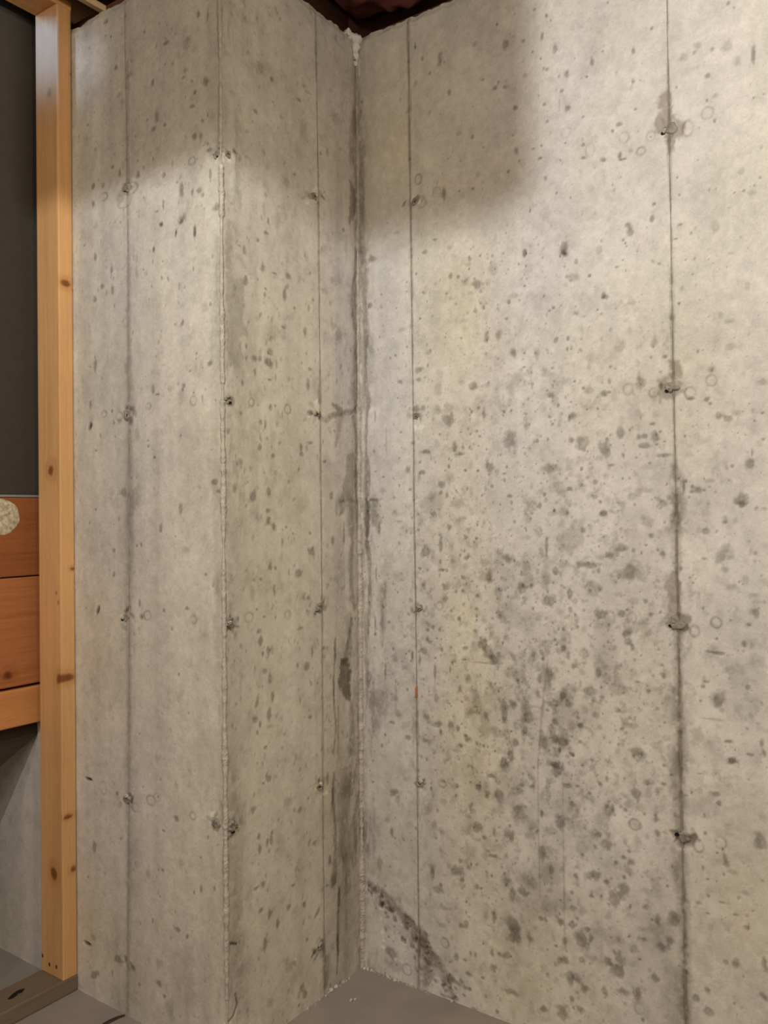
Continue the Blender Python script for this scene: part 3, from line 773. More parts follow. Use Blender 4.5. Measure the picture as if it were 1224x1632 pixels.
# cracked line and pale rims beside the broken stain
for (x, y) in ((700,672),(735,742),(850,890),(868,912),(905,1000),(640,780),(648,820),(645,850)):
    feat(400 + x / A3, 1232 + y / A3, 9 / A3, 6 / A3, 'l')

# small pits and specks, thick where the casting is open -------------------------
rng = np.random.default_rng(11)


def scatter(W, n, ulo, uhi, dens, rlo, rhi, elong, tlo, thi, depth):
    k = 0
    while k < n:
        u = rng.uniform(ulo, uhi)
        v = rng.uniform(0.0, TOP)
        if rng.random() > dens(u, v):
            continue
        k += 1
        r = rlo + (rhi - rlo) * rng.random() ** 3
        t = rng.uniform(tlo, thi)
        W.spot(u, v, r, r * rng.uniform(0.8, elong), (t, t * 0.985, t * 0.96), rng.normal(0, 0.3), depth, rough=0.8)


def densR(u, v):
    a = 0.25 + 0.75 * math.exp(-((v - 0.95) / 0.55) ** 2)
    c = math.exp(-((u - 0.42) / 0.26) ** 2)
    return a * (0.25 + 0.75 * c) * (0.35 if v > 1.75 else 1)


scatter(WR, 2800, 0.01, 1.0, densR, 0.0011, 0.0034, 1.6, 0.42, 0.8, 0.0008)
scatter(WR, 500, 0.16, 0.8, lambda u, v: math.exp(-((v - 0.75) / 0.5) ** 2), 0.003, 0.009, 1.4, 0.74, 0.9, 0.0002)
scatter(WL, 420, -0.6, -0.02, lambda u, v: 0.5 + 0.5 * (v > 1.5), 0.0013, 0.0034, 2.2, 0.5, 0.8, 0.0008)
scatter(WL, 420, -0.6, -0.02, lambda u, v: 0.6, 0.003, 0.010, 2.4, 0.84, 0.95, 0.0001)
scatter(WL, 750, 0.02, JOG, lambda u, v: 0.9 - 0.35 * (v > 1.6), 0.0016, 0.005, 2.2, 0.6, 0.85, 0.0006)

# cloudy mottling of the open-textured casting
def mottle(W, dens, sc, lo, hi, tint, seed):
    far = sstep(1.5, 1.7, W.U) if W is WR else sstep(-0.85, -1.0, W.U)
    m = sstep(lo, hi, fbm(W.U * sc, W.V * sc * 0.9, seed, 4, 0.6)) * dens * (1 - far)
    W.mul((slice(None), slice(None)), m.astype(np.float32), tint)


dR = (0.25 + 0.75 * np.exp(-((WR.V - 0.75) / 0.62) ** 2)) * (0.35 + 0.65 * np.exp(-((WR.U - 0.5) / 0.34) ** 2))
mottle(WR, dR, 26, 0.10, 0.50, (.68, .67, .65), 311)
mottle(WR, dR, 60, 0.12, 0.50, (.68, .67, .65), 317)
mottle(WR, dR, 11, 0.05, 0.5, (.80, .795, .78), 323)
mottle(WR, np.ones_like(dR) * 0.7, 9, 0.1, 0.7, (1.10, 1.10, 1.11), 331)
dJ = np.where(WL.U > 0, 0.8, 0.45)
mottle(WL, dJ, 24, 0.15, 0.6, (.82, .81, .80), 341)
mottle(WL, dJ, 9, 0.1, 0.7, (.88, .88, .87), 347)
mottle(WL, dJ, 70, 0.2, 0.6, (.84, .83, .82), 353)

# grime and honeycombing creeping out of the inside corner, rough skin beside the outside corner
def creep(W, dist, reach, sc, lo, hi, tint, seed, vgain):
    n_ = fbm(W.U * sc, W.V * sc * 0.22, seed, 5, 0.62)
    n2 = fbm(W.U * sc * 3, W.V * sc * 1.2, seed + 9, 3, 0.6)
    m = sstep(lo, hi, n_ + 0.35 * n2) * np.exp(-(np.clip(dist, 0, None) / reach) ** 2) * vgain
    W.mul((slice(None), slice(None)), m.astype(np.float32), tint)
    W.dsp -= (0.0012 * m).astype(np.float32)


low = 1 - sstep(0.5, 2.0, WR.V) * 0.55
creep(WR, WR.U, 0.055, 55, -0.1, 0.5, (.60, .59, .57), 401, low)
creep(WR, WR.U, 0.014, 120, -0.5, 0.2, (.62, .60, .57), 407, 0.9)
creep(WR, WR.U - 0.15, 0.05, 45, 0.1, 0.6, (.70, .69, .67), 409, low * (WR.U > 0.15))
lowL = np.where(WL.U > 0, 1 - sstep(0.5, 2.0, WL.V) * 0.6, 0)
creep(WL, JOG - WL.U, 0.075, 48, -0.05, 0.5, (.62, .61, .58), 411, lowL)
creep(WL, JOG - WL.U, 0.016, 120, -0.5, 0.2, (.62, .60, .57), 417, 0.9 * (WL.U > 0))
creep(WL, WL.U, 0.09, 40, 0.0, 0.55, (.72, .72, .71), 421, 0.9 * (WL.U > 0))
creep(WL, -WL.U, 0.03, 60, 0.1, 0.6, (.76, .75, .74), 423, 0.8 * (WL.U < 0))
for W_, d_ in ((WR, WR.U), (WL, np.where(WL.U > 0, JOG - WL.U, 9))):
    k_ = np.exp(-(d_ / 0.014) ** 2)
    W_.dsp += (0.0028 * k_ * fbm(W_.U * 90, W_.V * 45, 431, 4, 0.6)).astype(np.float32)
k_ = np.exp(-(WL.U / 0.010) ** 2)
WL.dsp += (0.0014 * k_ * fbm(WL.U * 60, WL.V * 90, 437, 4, 0.6)).astype(np.float32)
# broken crumbly skin along the slanting crack at the foot of the long wall
for k in range(120):
    t = rng.random()
    cpx = 590 + t * 140 + rng.normal(0, 9)
    cpy = 1412 + t * 175 + rng.normal(0, 12)
    feat(cpx, cpy, rng.uniform(1, 5), rng.uniform(1, 5), 'd' if rng.random() < .6 else ('f' if rng.random() < .7 else 'l'), rng.uniform(-40, 40))
# scuffed skin round every form tie
for (tx, ty) in ((1069,205),(1071,617),(1078,993),(1089,1333),(662,320),(664,663),(668,968),(670,1250),(500,312),(505,659),(507,969),(508,1254),(511,1508),(203,300),(204,660),(202,983),(203,1274),(363,247),(345,247),(364,992),(346,1312),(368,1316),(203,1535)):
    for k in range(11):
        feat(tx + rng.normal(0, 8), ty + rng.normal(0, 8), rng.uniform(1.5, 6), rng.uniform(1.5, 6), rng.choice(['d', 'f', 'f', 'l']), rng.uniform(-60, 60))

# formwork seams are shallow grooves of the casting
def groove(W, pts, wd=0.0026, tint=(.62, .6, .57), depth=0.0016, seed=1):
    P = np.array(pts)
    o_ = np.argsort(P[:, 1])
    vs = np.linspace(0, TOP, 260)
    us = np.interp(vs, P[o_, 1], P[o_, 0]) + 0.0016 * fbm(vs * 7, vs * 0 + 2.5, seed, 3)
    ws = wd * np.clip(0.85 + 1.1 * fbm(vs * 9, vs * 0 + 1.5, seed + 5, 4, 0.6), 0.25, 2.2)
    for i in range(0, 259, 13):
        j = min(i + 14, 260)
        W.line([(us[k], vs[k], ws[k]) for k in range(i, j)], tint, depth=depth, rough=.45)


SEAMS = {}
for key, pxs in {'a': [(199, 40), (203, 320), (205, 650), (206, 1000), (205, 1280), (203, 1610)],
                 'b': [(503, 20), (508, 330), (511, 700), (514, 1050), (515, 1300), (518, 1575)],
                 'c': [(650, 30), (655, 400), (660, 800), (664, 1100), (667, 1480), (667, 1580)],
                 'd': [(1063, 0), (1067, 240), (1071, 480), (1074, 640), (1078, 820), (1081, 1000), (1085, 1250), (1090, 1450), (1093, 1632)]}.items():
    q = [where(*p) for p in pxs]
    W = WALLS[q[0][0]]
    SEAMS[key] = (W, [(a[1], a[2]) for a in q])
    pts = [(a[1], a[2]) for a in q]
    tt = {'a': (.86, .855, .85), 'b': (.70, .68, .65), 'c': (.60, .58, .55), 'd': (.58, .56, .53)}[key]
    groove(W, [(pts[0][0], TOP)] + pts + [(pts[-1][0], 0.0)], wd=.0044 if key in 'ab' else .0036, tint=tt, depth=.0004 if key == 'a' else .0008, seed=ord(key) * 7)

# lip of the panel joint: one side of each seam stands a millimetre proud
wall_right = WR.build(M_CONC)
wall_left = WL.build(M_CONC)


# ------------------------------------------------------------------ mortar fins, ties (parts of the walls)
def place(W, u, v, out):
    X, Y, nx, ny = W.posfn(np.array([u]))
    return np.array([X[0] + nx[0] * out, Y[0] + ny[0] * out, v])


def fin(name, W, pts, parent, mat, width=0.003, h=0.0012, n=220, seed=1):
    """low ragged ridge of mortar squeezed out along a formwork seam"""
    P = np.array(pts)
    o_ = np.argsort(P[:, 1])
    vs = np.linspace(P[:, 1].min(), P[:, 1].max(), n)
    us = np.interp(vs, P[o_, 1], P[o_, 0])
    nz = fbm(vs * 18, vs * 0 + seed, seed, 3)
    nz2 = fbm(vs * 60, vs * 0 + seed + 5, seed + 3, 2)
    verts, faces = [], []
    for i in range(n):
        wd = width * max(0.25, 0.75 + 0.9 * nz[i] + .3 * nz2[i])
        hh = h * max(0.15, 0.7 + nz2[i])
        u = us[i] + 0.0006 * nz2[i]
        for k, (du, dh) in enumerate(((-1, -0.0015), (-0.5, hh), (0.45, hh * 0.9), (1, -0.0015))):
            verts.append(place(W, u + du * wd / 2, vs[i], dh))
    for i in range(n - 1):
        for k in range(3):
            a = i * 4 + k
            faces.append((a, a + 1, a + 5, a + 4))
    return mesh_obj(name, verts, faces, mat, parent, smooth=False)


for key, seed in (('a', 3), ('b', 8), ('c', 14), ('d', 21)):
    W, pts = SEAMS[key]
    par = wall_right if W is WR else wall_left
    f = fin('form_seam', W, [(pts[0][0], TOP - 0.03)] + pts[:-1] + [(pts[-1][0], 0.01)], par, M_SEAM if key in 'cd' else M_MORTAR, seed=seed, width=.0026 if key in 'cd' else .002, h=.0004)
    f['label'] = 'thin dark mortar seam left by the formwork joint'


def corner_bead(name, x, y, nx, ny, z0, z1, r, mat, parent, n, seed, gaps=()):
    """rounded ragged bead of mortar standing along a vertical corner"""
    zs = np.linspace(z0, z1, n)
    nz = fbm(zs * 14, zs * 0 + seed, seed, 3)
    n2 = fbm(zs * 90, zs * 0 + seed, seed + 9, 2)
    verts, faces = [], []
    tx, ty = -ny, nx
    K = 7
    jag = np.random.default_rng(seed).uniform(-1, 1, (n, K))
    for i, z_ in enumerate(zs):
        rr = r * max(0.25, 1 + 0.55 * nz[i] + 0.35 * n2[i])
        for g0, g1, s_ in gaps:
            if g0 < z_ < g1:
                rr *= s_
        cx = 0.0012 * fbm(np.array([z_ * 9.0]), np.array([seed + 2.5]), seed + 4, 2)[0]
        for k in range(K):
            a_ = math.pi * (k / (K - 1)) - math.pi / 2
            o_ = rr * (math.cos(a_) * 1.25 - 0.35)
            t_ = rr * math.sin(a_) * (1 + 0.15 * jag[i, k]) + cx
            o_ *= 1 + 0.18 * jag[i, K - 1 - k]
            verts.append((x + nx * o_ + tx * t_, y + ny * o_ + ty * t_, z_))
    for i in range(n - 1):
        for k in range(K - 1):
            a = i * K + k
            faces.append((a, a + 1, a + K + 1, a + K))
    o = mesh_obj(name, verts, faces, mat, parent, smooth=False)
    return o


q7 = math.sqrt(0.5)
zz = lambda py, wn='L': hit(356, py, 'L')[2]
b = corner_bead('corner_bead', 0.0, -JOG, q7, -q7, 0.0, 2.30, 0.0042, M_FIN, wall_left, 640, 31,
                gaps=((zz(640), zz(610), .5), (zz(262), zz(228), .4), (zz(1632), zz(1590), .5)))
b['label'] = 'pale ragged mortar ridge along the outside corner'
zi = lambda py: hit(576, py, 'R')[2]
b = corner_bead('corner_mortar', 0.0008, -0.0008, q7, -q7, 0.0, 2.25, 0.0062, M_FIN, wall_right, 640, 47,
                gaps=((zi(320), 2.3, .55), (zi(480), zi(380), .55), (zi(1540), zi(1180), 1.25)))
b['label'] = 'ragged mortar line filling the inside corner'


def lump(name, W, u, v, r, h, parent, mat, seed, squash=1.0, crater=0.0):
    """irregular mortar boss with an uneven rim"""
    rg = np.random.default_rng(seed)
    K, Rr = 22, 4
    ang = np.linspace(0, 2 * math.pi, K, endpoint=False)
    rad = r * (1 + 0.38 * rg.standard_normal(K).clip(-1.4, 1.4))
    rad = (rad * 2 + np.roll(rad, 1) + np.roll(rad, -1)) / 4
    verts = [place(W, u, v, h * (1 - crater) * 0.9)]
    prof = [(0.35, 1 - crater * 0.8), (0.65, 1.0), (0.88, 0.75), (1.0, -0.5)]
    for f_, hh in prof:
        for k in range(K):
            jit = 1 + 0.45 * rg.standard_normal()
            verts.append(place(W, u + rad[k] * f_ * math.cos(ang[k]), v + rad[k] * f_ * squash * math.sin(ang[k]), h * hh * (jit if hh > 0 else 1)))
    faces = []
    for k in range(K):
        faces.append((0, 1 + k, 1 + (k + 1) % K))
        for rix in range(Rr - 1):
            a = 1 + rix * K
            faces.append((a + k, a + K + k, a + K + (k + 1) % K, a + (k + 1) % K))
    return mesh_obj(name, verts, faces, mat, parent, smooth=True)


def recess(name, W, u, v, r, parent, mat, sq=0.7):
    K = 10
    verts = [place(W, u, v, 0.0018)]
    for k in range(K):
        a_ = 2 * math.pi * k / K
        verts.append(place(W, u + r * math.cos(a_), v + r * sq * math.sin(a_), 0.0026))
    for k in range(K):
        a_ = 2 * math.pi * k / K
        verts.append(place(W, u + r * 1.15 * math.cos(a_), v + r * 1.15 * sq * math.sin(a_), -0.002))
    f = [(0, 1 + k, 1 + (k + 1) % K) for k in range(K)] + [(1 + k, 1 + K + k, 1 + K + (k + 1) % K, 1 + (k + 1) % K) for k in range(K)]
    return mesh_obj(name, verts, f, mat, parent)


TIES = [  # px, py of the tie, boss radius (m), hole offset in px, bright steel?
    (1069, 205, .013, (-12, 8), 1), (1071, 617, .013, (-8, 6), 1), (1078, 993, .014, (-9, 4), 0), (1089, 1333, .012, (-10, -3), 0),
    (662, 320, .011, (1, 2), 0), (664, 663, .009, (0, 2), 0), (668, 968, .010, (-1, 2), 1), (670, 1250, .009, (0, -2), 1),
    (500, 312, .010, (2, 1), 0), (505, 659, .010, (0, 1), 1), (507, 969, .012, (-2, 4), 1), (508, 1254, .010, (1, -1), 1), (511, 1508, .010, (-2, 1), 0),
    (203, 300, .013, (-3, 4), 0), (204, 660, .013, (-1, 2), 0), (202, 983, .011, (-6, 4), 1), (203, 1274, .010, (-2, -3), 1),
    (363, 247, .010, (1, -2), 0), (345, 247, .010, (1, 2), 0), (364, 992, .013, (-2, 4), 1), (346, 1312, .010, (0, 2), 0), (368, 1316, .014, (3, 10), 0), (362, 636, .010, (4, 6), 0)]
for i, (px, py, r, (hx, hy), shiny) in enumerate(TIES):
    wn, u, v = where(px, py)
    W = WALLS[wn]
    par = wall_right if wn == 'R' else wall_left
    t = lump('form_tie', W, u, v, r, 0.0035 if i < 20 else .006, par, M_MORTAR, 200 + i, 0.85, 0.5)
    t['label'] = 'chipped mortar boss round a snapped form tie'
    wn2, u2, v2 = where(px + hx, py + hy)
    if wn2 == wn:
        recess('tie_hole', W, u2, v2, 0.0042, t, M_HOLE)
        if shiny:
            s_ = lump('tie_stub', W, u2 + 0.003, v2 + 0.0045, 0.0042, 0.005, t, M_STEEL if i in (9, 15, 10, 19) else M_MORTARL, 400 + i)

# rust mark on the seam
wn, u, v = where(664, 1105)
rm = lump('rust_mark', WR, u, v, .0042, .0014, wall_right, M_RUST, 5, 4.0)
rm['label'] = 'orange rust stain on the seam'

# ------------------------------------------------------------------ floor and rest of the room shell
bm = bmesh.new()
N_ = 60
bmesh.ops.create_grid(bm, x_segments=N_, y_segments=N_, size=1)
for vtx in bm.verts:
    vtx.co.x = -2.2 + (vtx.co.x + 1) / 2 * 5.6
    vtx.co.y = -4.4 + (vtx.co.y + 1) / 2 * 4.6
    vtx.co.z = 0.0
ret = bmesh.ops.extrude_face_region(bm, geom=list(bm.faces))
for e in ret['geom']:
    if isinstance(e, bmesh.types.BMVert):
        e.co.z = -0.1
floor = bm_obj('floor', bm, M_FLOOR)
floor['kind'] = 'structure'

for nm, lo, hi in (('wall_back', (-2.2, -4.4, 0), (3.4, -4.2, 2.35)), ('wall_far', (3.2, -4.2, 0), (3.4, 0.2, 2.35))):
    o = box_obj(nm, lo, hi, M_DRY, bev=0)
    o['kind'] = 'structure'

o = box_obj('ceiling', (-2.2, -4.4, 2.59), (3.4, 0.2, 2.61), M_SUB, bev=0)
o['kind'] = 'structure'

# ------------------------------------------------------------------ timber over the walls
jx = [-1.76, -1.35, -0.95, -0.60, -0.16, 0.43, 0.84, 1.24, 1.65, 2.06, 2.46, 2.87]
places = {-0.60: 'dark floor joist over the stud partition', -0.16: 'dark floor joist over the stepped part of the wall', 0.43: 'dark floor joist beside the pink insulation over the corner'}
for x in jx:
    j = box_obj('floor_joist', (x - 0.019, -4.19, 2.355), (x + 0.019, 0.15, 2.59), M_JOIST)
    tag(j, places.get(x, 'dark floor joist running across the open basement ceiling'), 'joist', 'floor joists overhead')
s = box_obj('sill_plate', (0.0, 0.055, 2.318), (3.2, 0.195, 2.355), M_SILL)
tag(s, 'dark wooden sill plate lying on top of the long concrete wall', 'sill')
s = box_obj('sill_plate', (-2.2, -JOG + 0.055, 2.318), (-0.005, -JOG + 0.195, 2.355), M_SILL)
tag(s, 'dark wooden sill plate lying on top of the stepped concrete wall', 'sill')
s = box_obj('rim_joist', (-2.2, 0.152, 2.356), (3.2, 0.19, 2.589), M_SILL)
tag(s, 'dark rim joist closing the ends of the floor joists', 'joist')

# pink insulation stuffed in the joist bay above the corner
bm = bmesh.new()
bmesh.ops.create_grid(bm, x_segments=44, y_segments=22, size=1)
for vtx in bm.verts:
    sx, sy = vtx.co.x, vtx.co.y
    x = 0.14 + sx * 0.255
    y = 0.045 + sy * 0.095
    edge = max(0, 1 - abs(sx) ** 6) * max(0, 1 - abs(sy) ** 4)
    n1 = fbm(np.array([x * 9.0 + 3]), np.array([y * 14.0]), 61, 4)[0]
    n2 = fbm(np.array([x * 40.0]), np.array([y * 40.0]), 63, 3)[0]
    vtx.co = (x, y, 2.485 - edge * (0.06 + 0.055 * n1 + 0.008 * n2))
ret = bmesh.ops.extrude_face_region(bm, geom=list(bm.faces))
for e in ret['geom']:
    if isinstance(e, bmesh.types.BMVert):
        e.co.z = 2.585
ins = bm_obj('insulation_batt', bm, M_PINK, smooth=True)
tag(ins, 'pink fibreglass insulation tucked between joists above the corner', 'insulation')

# white foam in the top of the inside corner
bm = bmesh.new()
blobs = [((.004, -.006, 2.306), .016, 1.2), ((.004, -.010, 2.290), .013, 1.3), ((.003, -.008, 2.268), .009, 1.5), ((.002, -.007, 2.250), .006, 1.6), ((-.004, -.030, 2.318), .010, 1.0), ((.0, -.020, 2.312), .010, 1.0)]
for k, (c, r, st) in enumerate(blobs):
    g = bmesh.ops.create_icosphere(bm, subdivisions=3, radius=r, matrix=Matrix.Translation(c) @ Matrix.Diagonal((1, 1, st, 1)))
    for vtx in g['verts']:
        d = (vtx.co - Vector(c))
        n1 = fbm(np.array([d.x * 220 + k * 3]), np.array([d.z * 220 + d.y * 150]), 81, 3)[0]
        vtx.co = Vector(c) + d * (0.82 + 0.55 * n1)
fo = bm_obj('spray_foam', bm, M_FOAM, smooth=True)
tag(fo, 'small white blob of spray foam at the top of the inside corner', 'foam')

# ------------------------------------------------------------------ painted timber (grain and knots on a fine mesh)
def timber(name, lo, hi, axis, base, knots, parent, mat, res=0.004, seed=1, grain=0.10, bev=0.003, tint2=(0.93, 0.84, 0.72), top_light=None):
    """knots: (face axis, sign, centre along length, centre across, r along, r across)"""
    lo = np.array(lo)
    hi = np.array(hi)
    oth = [a for a in range(3) if a != axis]
    nL = int((hi[axis] - lo[axis]) / res) + 1
    ring = []
    A, B = oth
    # rounded rectangle outline in the two cross axes
    cs = [(lo[A], lo[B], 1, 1), (hi[A], lo[B], -1, 1), (hi[A], hi[B], -1, -1), (lo[A], hi[B], 1, -1)]
    pts = []
    order = [(0, (0, 1), (1, 0)), (1, (-1, 0), (0, 1)), (2, (0, -1), (-1, 0)), (3, (1, 0), (0, -1))]
    for ci, d0, d1 in order:
        cx, cy = cs[ci][0], cs[ci][1]
        pts.append((cx + d0[0] * bev, cy + d0[1] * bev))
        pts.append((cx + (d0[0] + d1[0]) * bev * 0.29, cy + (d0[1] + d1[1]) * bev * 0.29))
        pts.append((cx + d1[0] * bev, cy + d1[1] * bev))
    full = []
    for i in range(len(pts)):
        p, q_ = np.array(pts[i]), np.array(pts[(i + 1) % len(pts)])
        n = max(1, int(np.hypot(*(q_ - p)) / res))
        for k in range(n):
            full.append(p + (q_ - p) * k / n)
    full = np.array(full)
    nR = len(full)
    ls = np.linspace(lo[axis], hi[axis], nL)
    V = np.zeros((nL, nR, 3))
    V[:, :, A] = full[None, :, 0]
    V[:, :, B] = full[None, :, 1]
    V[:, :, axis] = ls[:, None]
    Lc, Ac, Bc = V[:, :, axis], V[:, :, A], V[:, :, B]
    bend = np.zeros_like(Lc)
    kn = np.zeros_like(Lc)
    ring_ = np.zeros_like(Lc)
    for fa, sg, c0, c1, r0, r1 in knots:
        other = B if fa == A else A
        lim = hi[fa] if sg > 0 else lo[fa]
        near = np.abs(V[:, :, fa] - lim) < 0.006
        d = np.sqrt(((Lc - c0) / r0) ** 2 + ((V[:, :, other] - c1) / r1) ** 2) + 0.25 * fbm(Lc * 60, V[:, :, other] * 60, seed + 40, 2)
        kn = np.maximum(kn, near * (1 - sstep(0.55, 1.15, d)))
        ring_ = np.maximum(ring_, near * np.exp(-(d - 1.4) ** 2 * 3) * 0.5)
        bend += near * np.exp(-d * d / 5) * 0.5
    g1 = fbm((Ac + Bc * 1.3) * 130 + bend * 3, Lc * 2.2, seed, 4, 0.6)
    g2 = fbm((Ac - Bc) * 420, Lc * 5, seed + 3, 3)
    g3 = fbm((Ac + Bc) * 9, Lc * 3, seed + 6, 3)
    c = lin(base)[None, None, :] * (1 + grain * g1 + grain * .6 * g2 + 0.12 * g3)[..., None]
    c = c * (1 - np.clip(-g1 * 0.6, 0, 1)[..., None] * (1 - np.array(tint2)))
    c = c * (1 - ring_[..., None] * (1 - np.array((.80, .66, .5))))
    c = c * (1 - kn[..., None] * (1 - np.array((.36, .22, .13))))
    if top_light is not None:       # paints cool light on the -Y face near the top end
        f_ = (np.abs(V[:, :, 1] - lo[1]) < 0.004) * sstep(top_light[0], top_light[1], Lc + 0.03 * g3) * (1 - sstep(-0.03, 0.03, Lc - top_light[2] + (Ac - lo[A]) * 0.30))
        f_ = (f_ * top_light[3])[..., None]
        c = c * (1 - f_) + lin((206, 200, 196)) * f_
    wav = 0.0005 * fbm(Lc * 3, Ac * 5, seed + 9, 2)
    V[:, :, A] += wav
    verts = V.reshape(-1, 3)
    idx = np.arange(nL * nR).reshape(nL, nR)
    q4 = np.stack([idx[:-1], np.roll(idx, -1, 1)[:-1], np.roll(idx, -1, 1)[1:], idx[1:]], -1).reshape(-1, 4)
    me = bpy.data.meshes.new(name)
    faces = q4.tolist() + [idx[0][::-1].tolist(), idx[-1].tolist()]
    me.from_pydata(verts.tolist(), [], faces)
    me.update()
    at = me.attributes.new('tone', 'FLOAT_COLOR', 'POINT')
    cc = np.ones((len(verts), 4), dtype=np.float32)
    cc[:, :3] = np.clip(c.reshape(-1, 3), 0, 1)
    at.data.foreach_set('color', cc.ravel())
    bmx = bmesh.new()
    bmx.from_mesh(me)
    bmesh.ops.recalc_face_normals(bmx, faces=bmx.faces)
    bmx.to_mesh(me)
    bmx.free()
    me.materials.append(mat)
    o = bpy.data.objects.new(name, me)
    col.objects.link(o)
    if parent:
        o.parent = parent
        o.matrix_parent_inverse = Matrix.Translation(-Vector(parent.location))
    return o


def zat(px, py, x=None, y=None):
    d = ray(px, py)
    t = (x - CAM[0]) / d[0] if x is not None else (y - CAM[1]) / d[1]
    p = CAM + d * t
    return p


WE = -0.4995                 # +X face of the partition
YF = -JOG - 0.0405           # -Y face of the end stud
part = empty('stud_partition', (WE - 0.045, -JOG - 0.02, 0))
tag(part, 'wooden two-by-four partition end with a tall orange stud against the concrete', 'partition')
kn = []
for px, py, r0, r1 in ((81, 750, .017, .014), (86, 1391, .018, .014), (79, 148, .014, .012), (94, 1082, .014, .012), (93, 960, .004, .003), (90, 945, .004, .003)):
    p = zat(px, py, y=YF)
    kn.append((1, -1, p[2], p[0], r0, r1))
for px, py, r0, r1 in ((105, 452, .010, .016), (108, 1080, .012, .022), (100, 1082, .012, .012), (116, 906, .005, .008), (108, 1302, .006, .014), (114, 119, .004, .004), (117, 1385, .008, .008)):
    p = zat(px, py, x=WE)
    kn.append((0, 1, p[2], p[1], r0, r1))
stud = timber('stud', (WE - 0.0885, YF, 0.0395), (WE, -JOG - 0.0025, 2.332), 2, (208, 158, 104), kn, part, M_WOODP, res=0.0035, seed=12, top_light=(2.04, 2.20, 2.325, 0.7))
timber('stud', (WE - 0.0885, YF - 0.406, 0.0395), (WE, YF - 0.368, 2.332), 2, (204, 155, 102), [], part, M_WOODP, res=0.006, seed=16)
plate = timber('bottom_plate', (WE - 0.0885, -2.6, 0.0005), (WE, -JOG - 0.0025, 0.0385), 1, (118, 100, 80), [], part, M_BOARD, res=0.006, seed=30)
tp = timber('top_plate', (WE - 0.0885, -2.6, 2.3325), (WE, -JOG - 0.0025, 2.354), 1, (206, 150, 94), [], part, M_BOARD, res=0.006, seed=33)
# nail holes near the foot of the stud and the torn spot in the plate
for px, py in ((68, 1523), (79, 1537), (90, 1541)):
    p = zat(px, py, y=YF)
    bm = bmesh.new()
    bmesh.ops.create_uvsphere(bm, u_segments=10, v_segments=6, radius=1, matrix=Matrix.Translation((p[0], YF - 0.0004, p[2])) @ Matrix.Diagonal((0.0028, 0.0012, 0.0052, 1)))
    bm_obj('nail_hole', bm, M_NAIL, stud, smooth=True)
d = ray(26, 1584)
p = CAM + d * ((0.0385 - CAM[2]) / d[2])
bm = bmesh.new()
bmesh.ops.create_uvsphere(bm, u_segments=16, v_segments=8, radius=1, matrix=Matrix.Translation((p[0], p[1], 0.0385)) @ Matrix.Rotation(.25, 4, 'Z') @ Matrix.Diagonal((0.007, 0.024, 0.0016, 1)))
for vtx in bm.verts:
    vtx.co.x += 0.003 * fbm(np.array([vtx.co.y * 160]), np.array([vtx.co.x * 100]), 91, 2)[0]
g_ = bm_obj('gouge', bm, M_HOLE, plate, smooth=True)
g_['label'] = 'dark torn gouge in the plate'
sp = lump('splinter', WR, 0, 0, .004, .003, plate, M_PLATE, 9)
sp.data.transform(Matrix.Translation((p[0] + 0.011, p[1] + 0.002, 0.0385)) @ Matrix.Rotation(math.radians(-90), 4, 'X'))

# furring strip from the joists over the stepped wall
f = box_obj('furring_strip', (-0.460, -1.6, 2.339), (-0.444, -JOG + 0.10, 2.3545), M_PALEWOOD, bev=.001)
tag(f, 'thin pale wooden strip under the joists beside the partition top', 'wood strip')

# ------------------------------------------------------------------ stair landing behind the partition
XB = -0.628
land = empty('stair_landing', (XB, -1.0, 0))
tag(land, 'reddish-brown boarded stair landing behind the stud partition', 'landing')


def zB(px, py, x=XB):
    return zat(px, py, x=x)[2]


y0b, y1b = -1.9, -JOG - 0.004
z1 = zB(30, 793)
z2 = zB(30, 919.5)
z3 = zB(30, 1093)
z4 = zB(30, 1097.5)
z5 = zB(30, 1157)
bkn = []
p = zat(11, 1077, x=XB)
bkn.append((0, 1, p[1], p[2], .014, .012))
timber('board', (XB - 0.038, y0b, z2 + 0.0015), (XB, y1b, z1), 1, (144, 84, 43), [], land, M_BOARD, res=0.005, seed=51, grain=.16)
timber('board', (XB - 0.038, y0b, z3), (XB + 0.003, y1b, z2 - 0.0015), 1, (164, 102, 58), bkn, land, M_BOARD, res=0.005, seed=57, grain=.14)
timber('board', (XB - 0.038, y0b, z5), (XB + 0.006, y1b, z4), 1, (190, 128, 74), [], land, M_BOARD, res=0.005, seed=63, grain=.12)
tr = box_obj('edge_trim', (XB - 0.10, y0b, z1 + 0.0005), (XB + 0.002, y1b, zB(30, 788.5)), M_EDGE, land, bev=.001)
tr['label'] = 'thin grey edge strip on top of the boards'
dk = box_obj('deck', (XB - 0.95, y0b, z1 - 0.03), (XB - 0.040, y1b, z1 - 0.002), M_STRING, land, bev=.001)
# sloping stringer, dark, set back under the landing
pa = zat(62, 1168, x=XB - 0.03)
pb = zat(0, 1235, x=XB - 0.03)
sl = (pb[2] - pa[2]) / (pb[1] - pa[1])
zl = lambda y: pa[2] + sl * (y - pa[1])
prof = [(y1b, zl(y1b)), (y1b, z4 + .02), (-0.9, z4 + .02), (-1.5, zl(-1.5) + .25), (-1.5, max(0.003, zl(-1.5)))]
vs = [(XB - 0.030, y, z_) for y, z_ in prof] + [(XB - 0.068, y, z_) for y, z_ in prof]
n = len(prof)
fs = [tuple(range(n)), tuple(range(2 * n - 1, n - 1, -1))] + [(i, n + i, n + (i + 1) % n, (i + 1) % n) for i in range(n)]
st = mesh_obj('stringer', vs, fs, M_STRING, land)
bmx = bmesh.new(); bmx.from_mesh(st.data); bmesh.ops.recalc_face_normals(bmx, faces=bmx.faces); bmx.to_mesh(st.data); bmx.free()
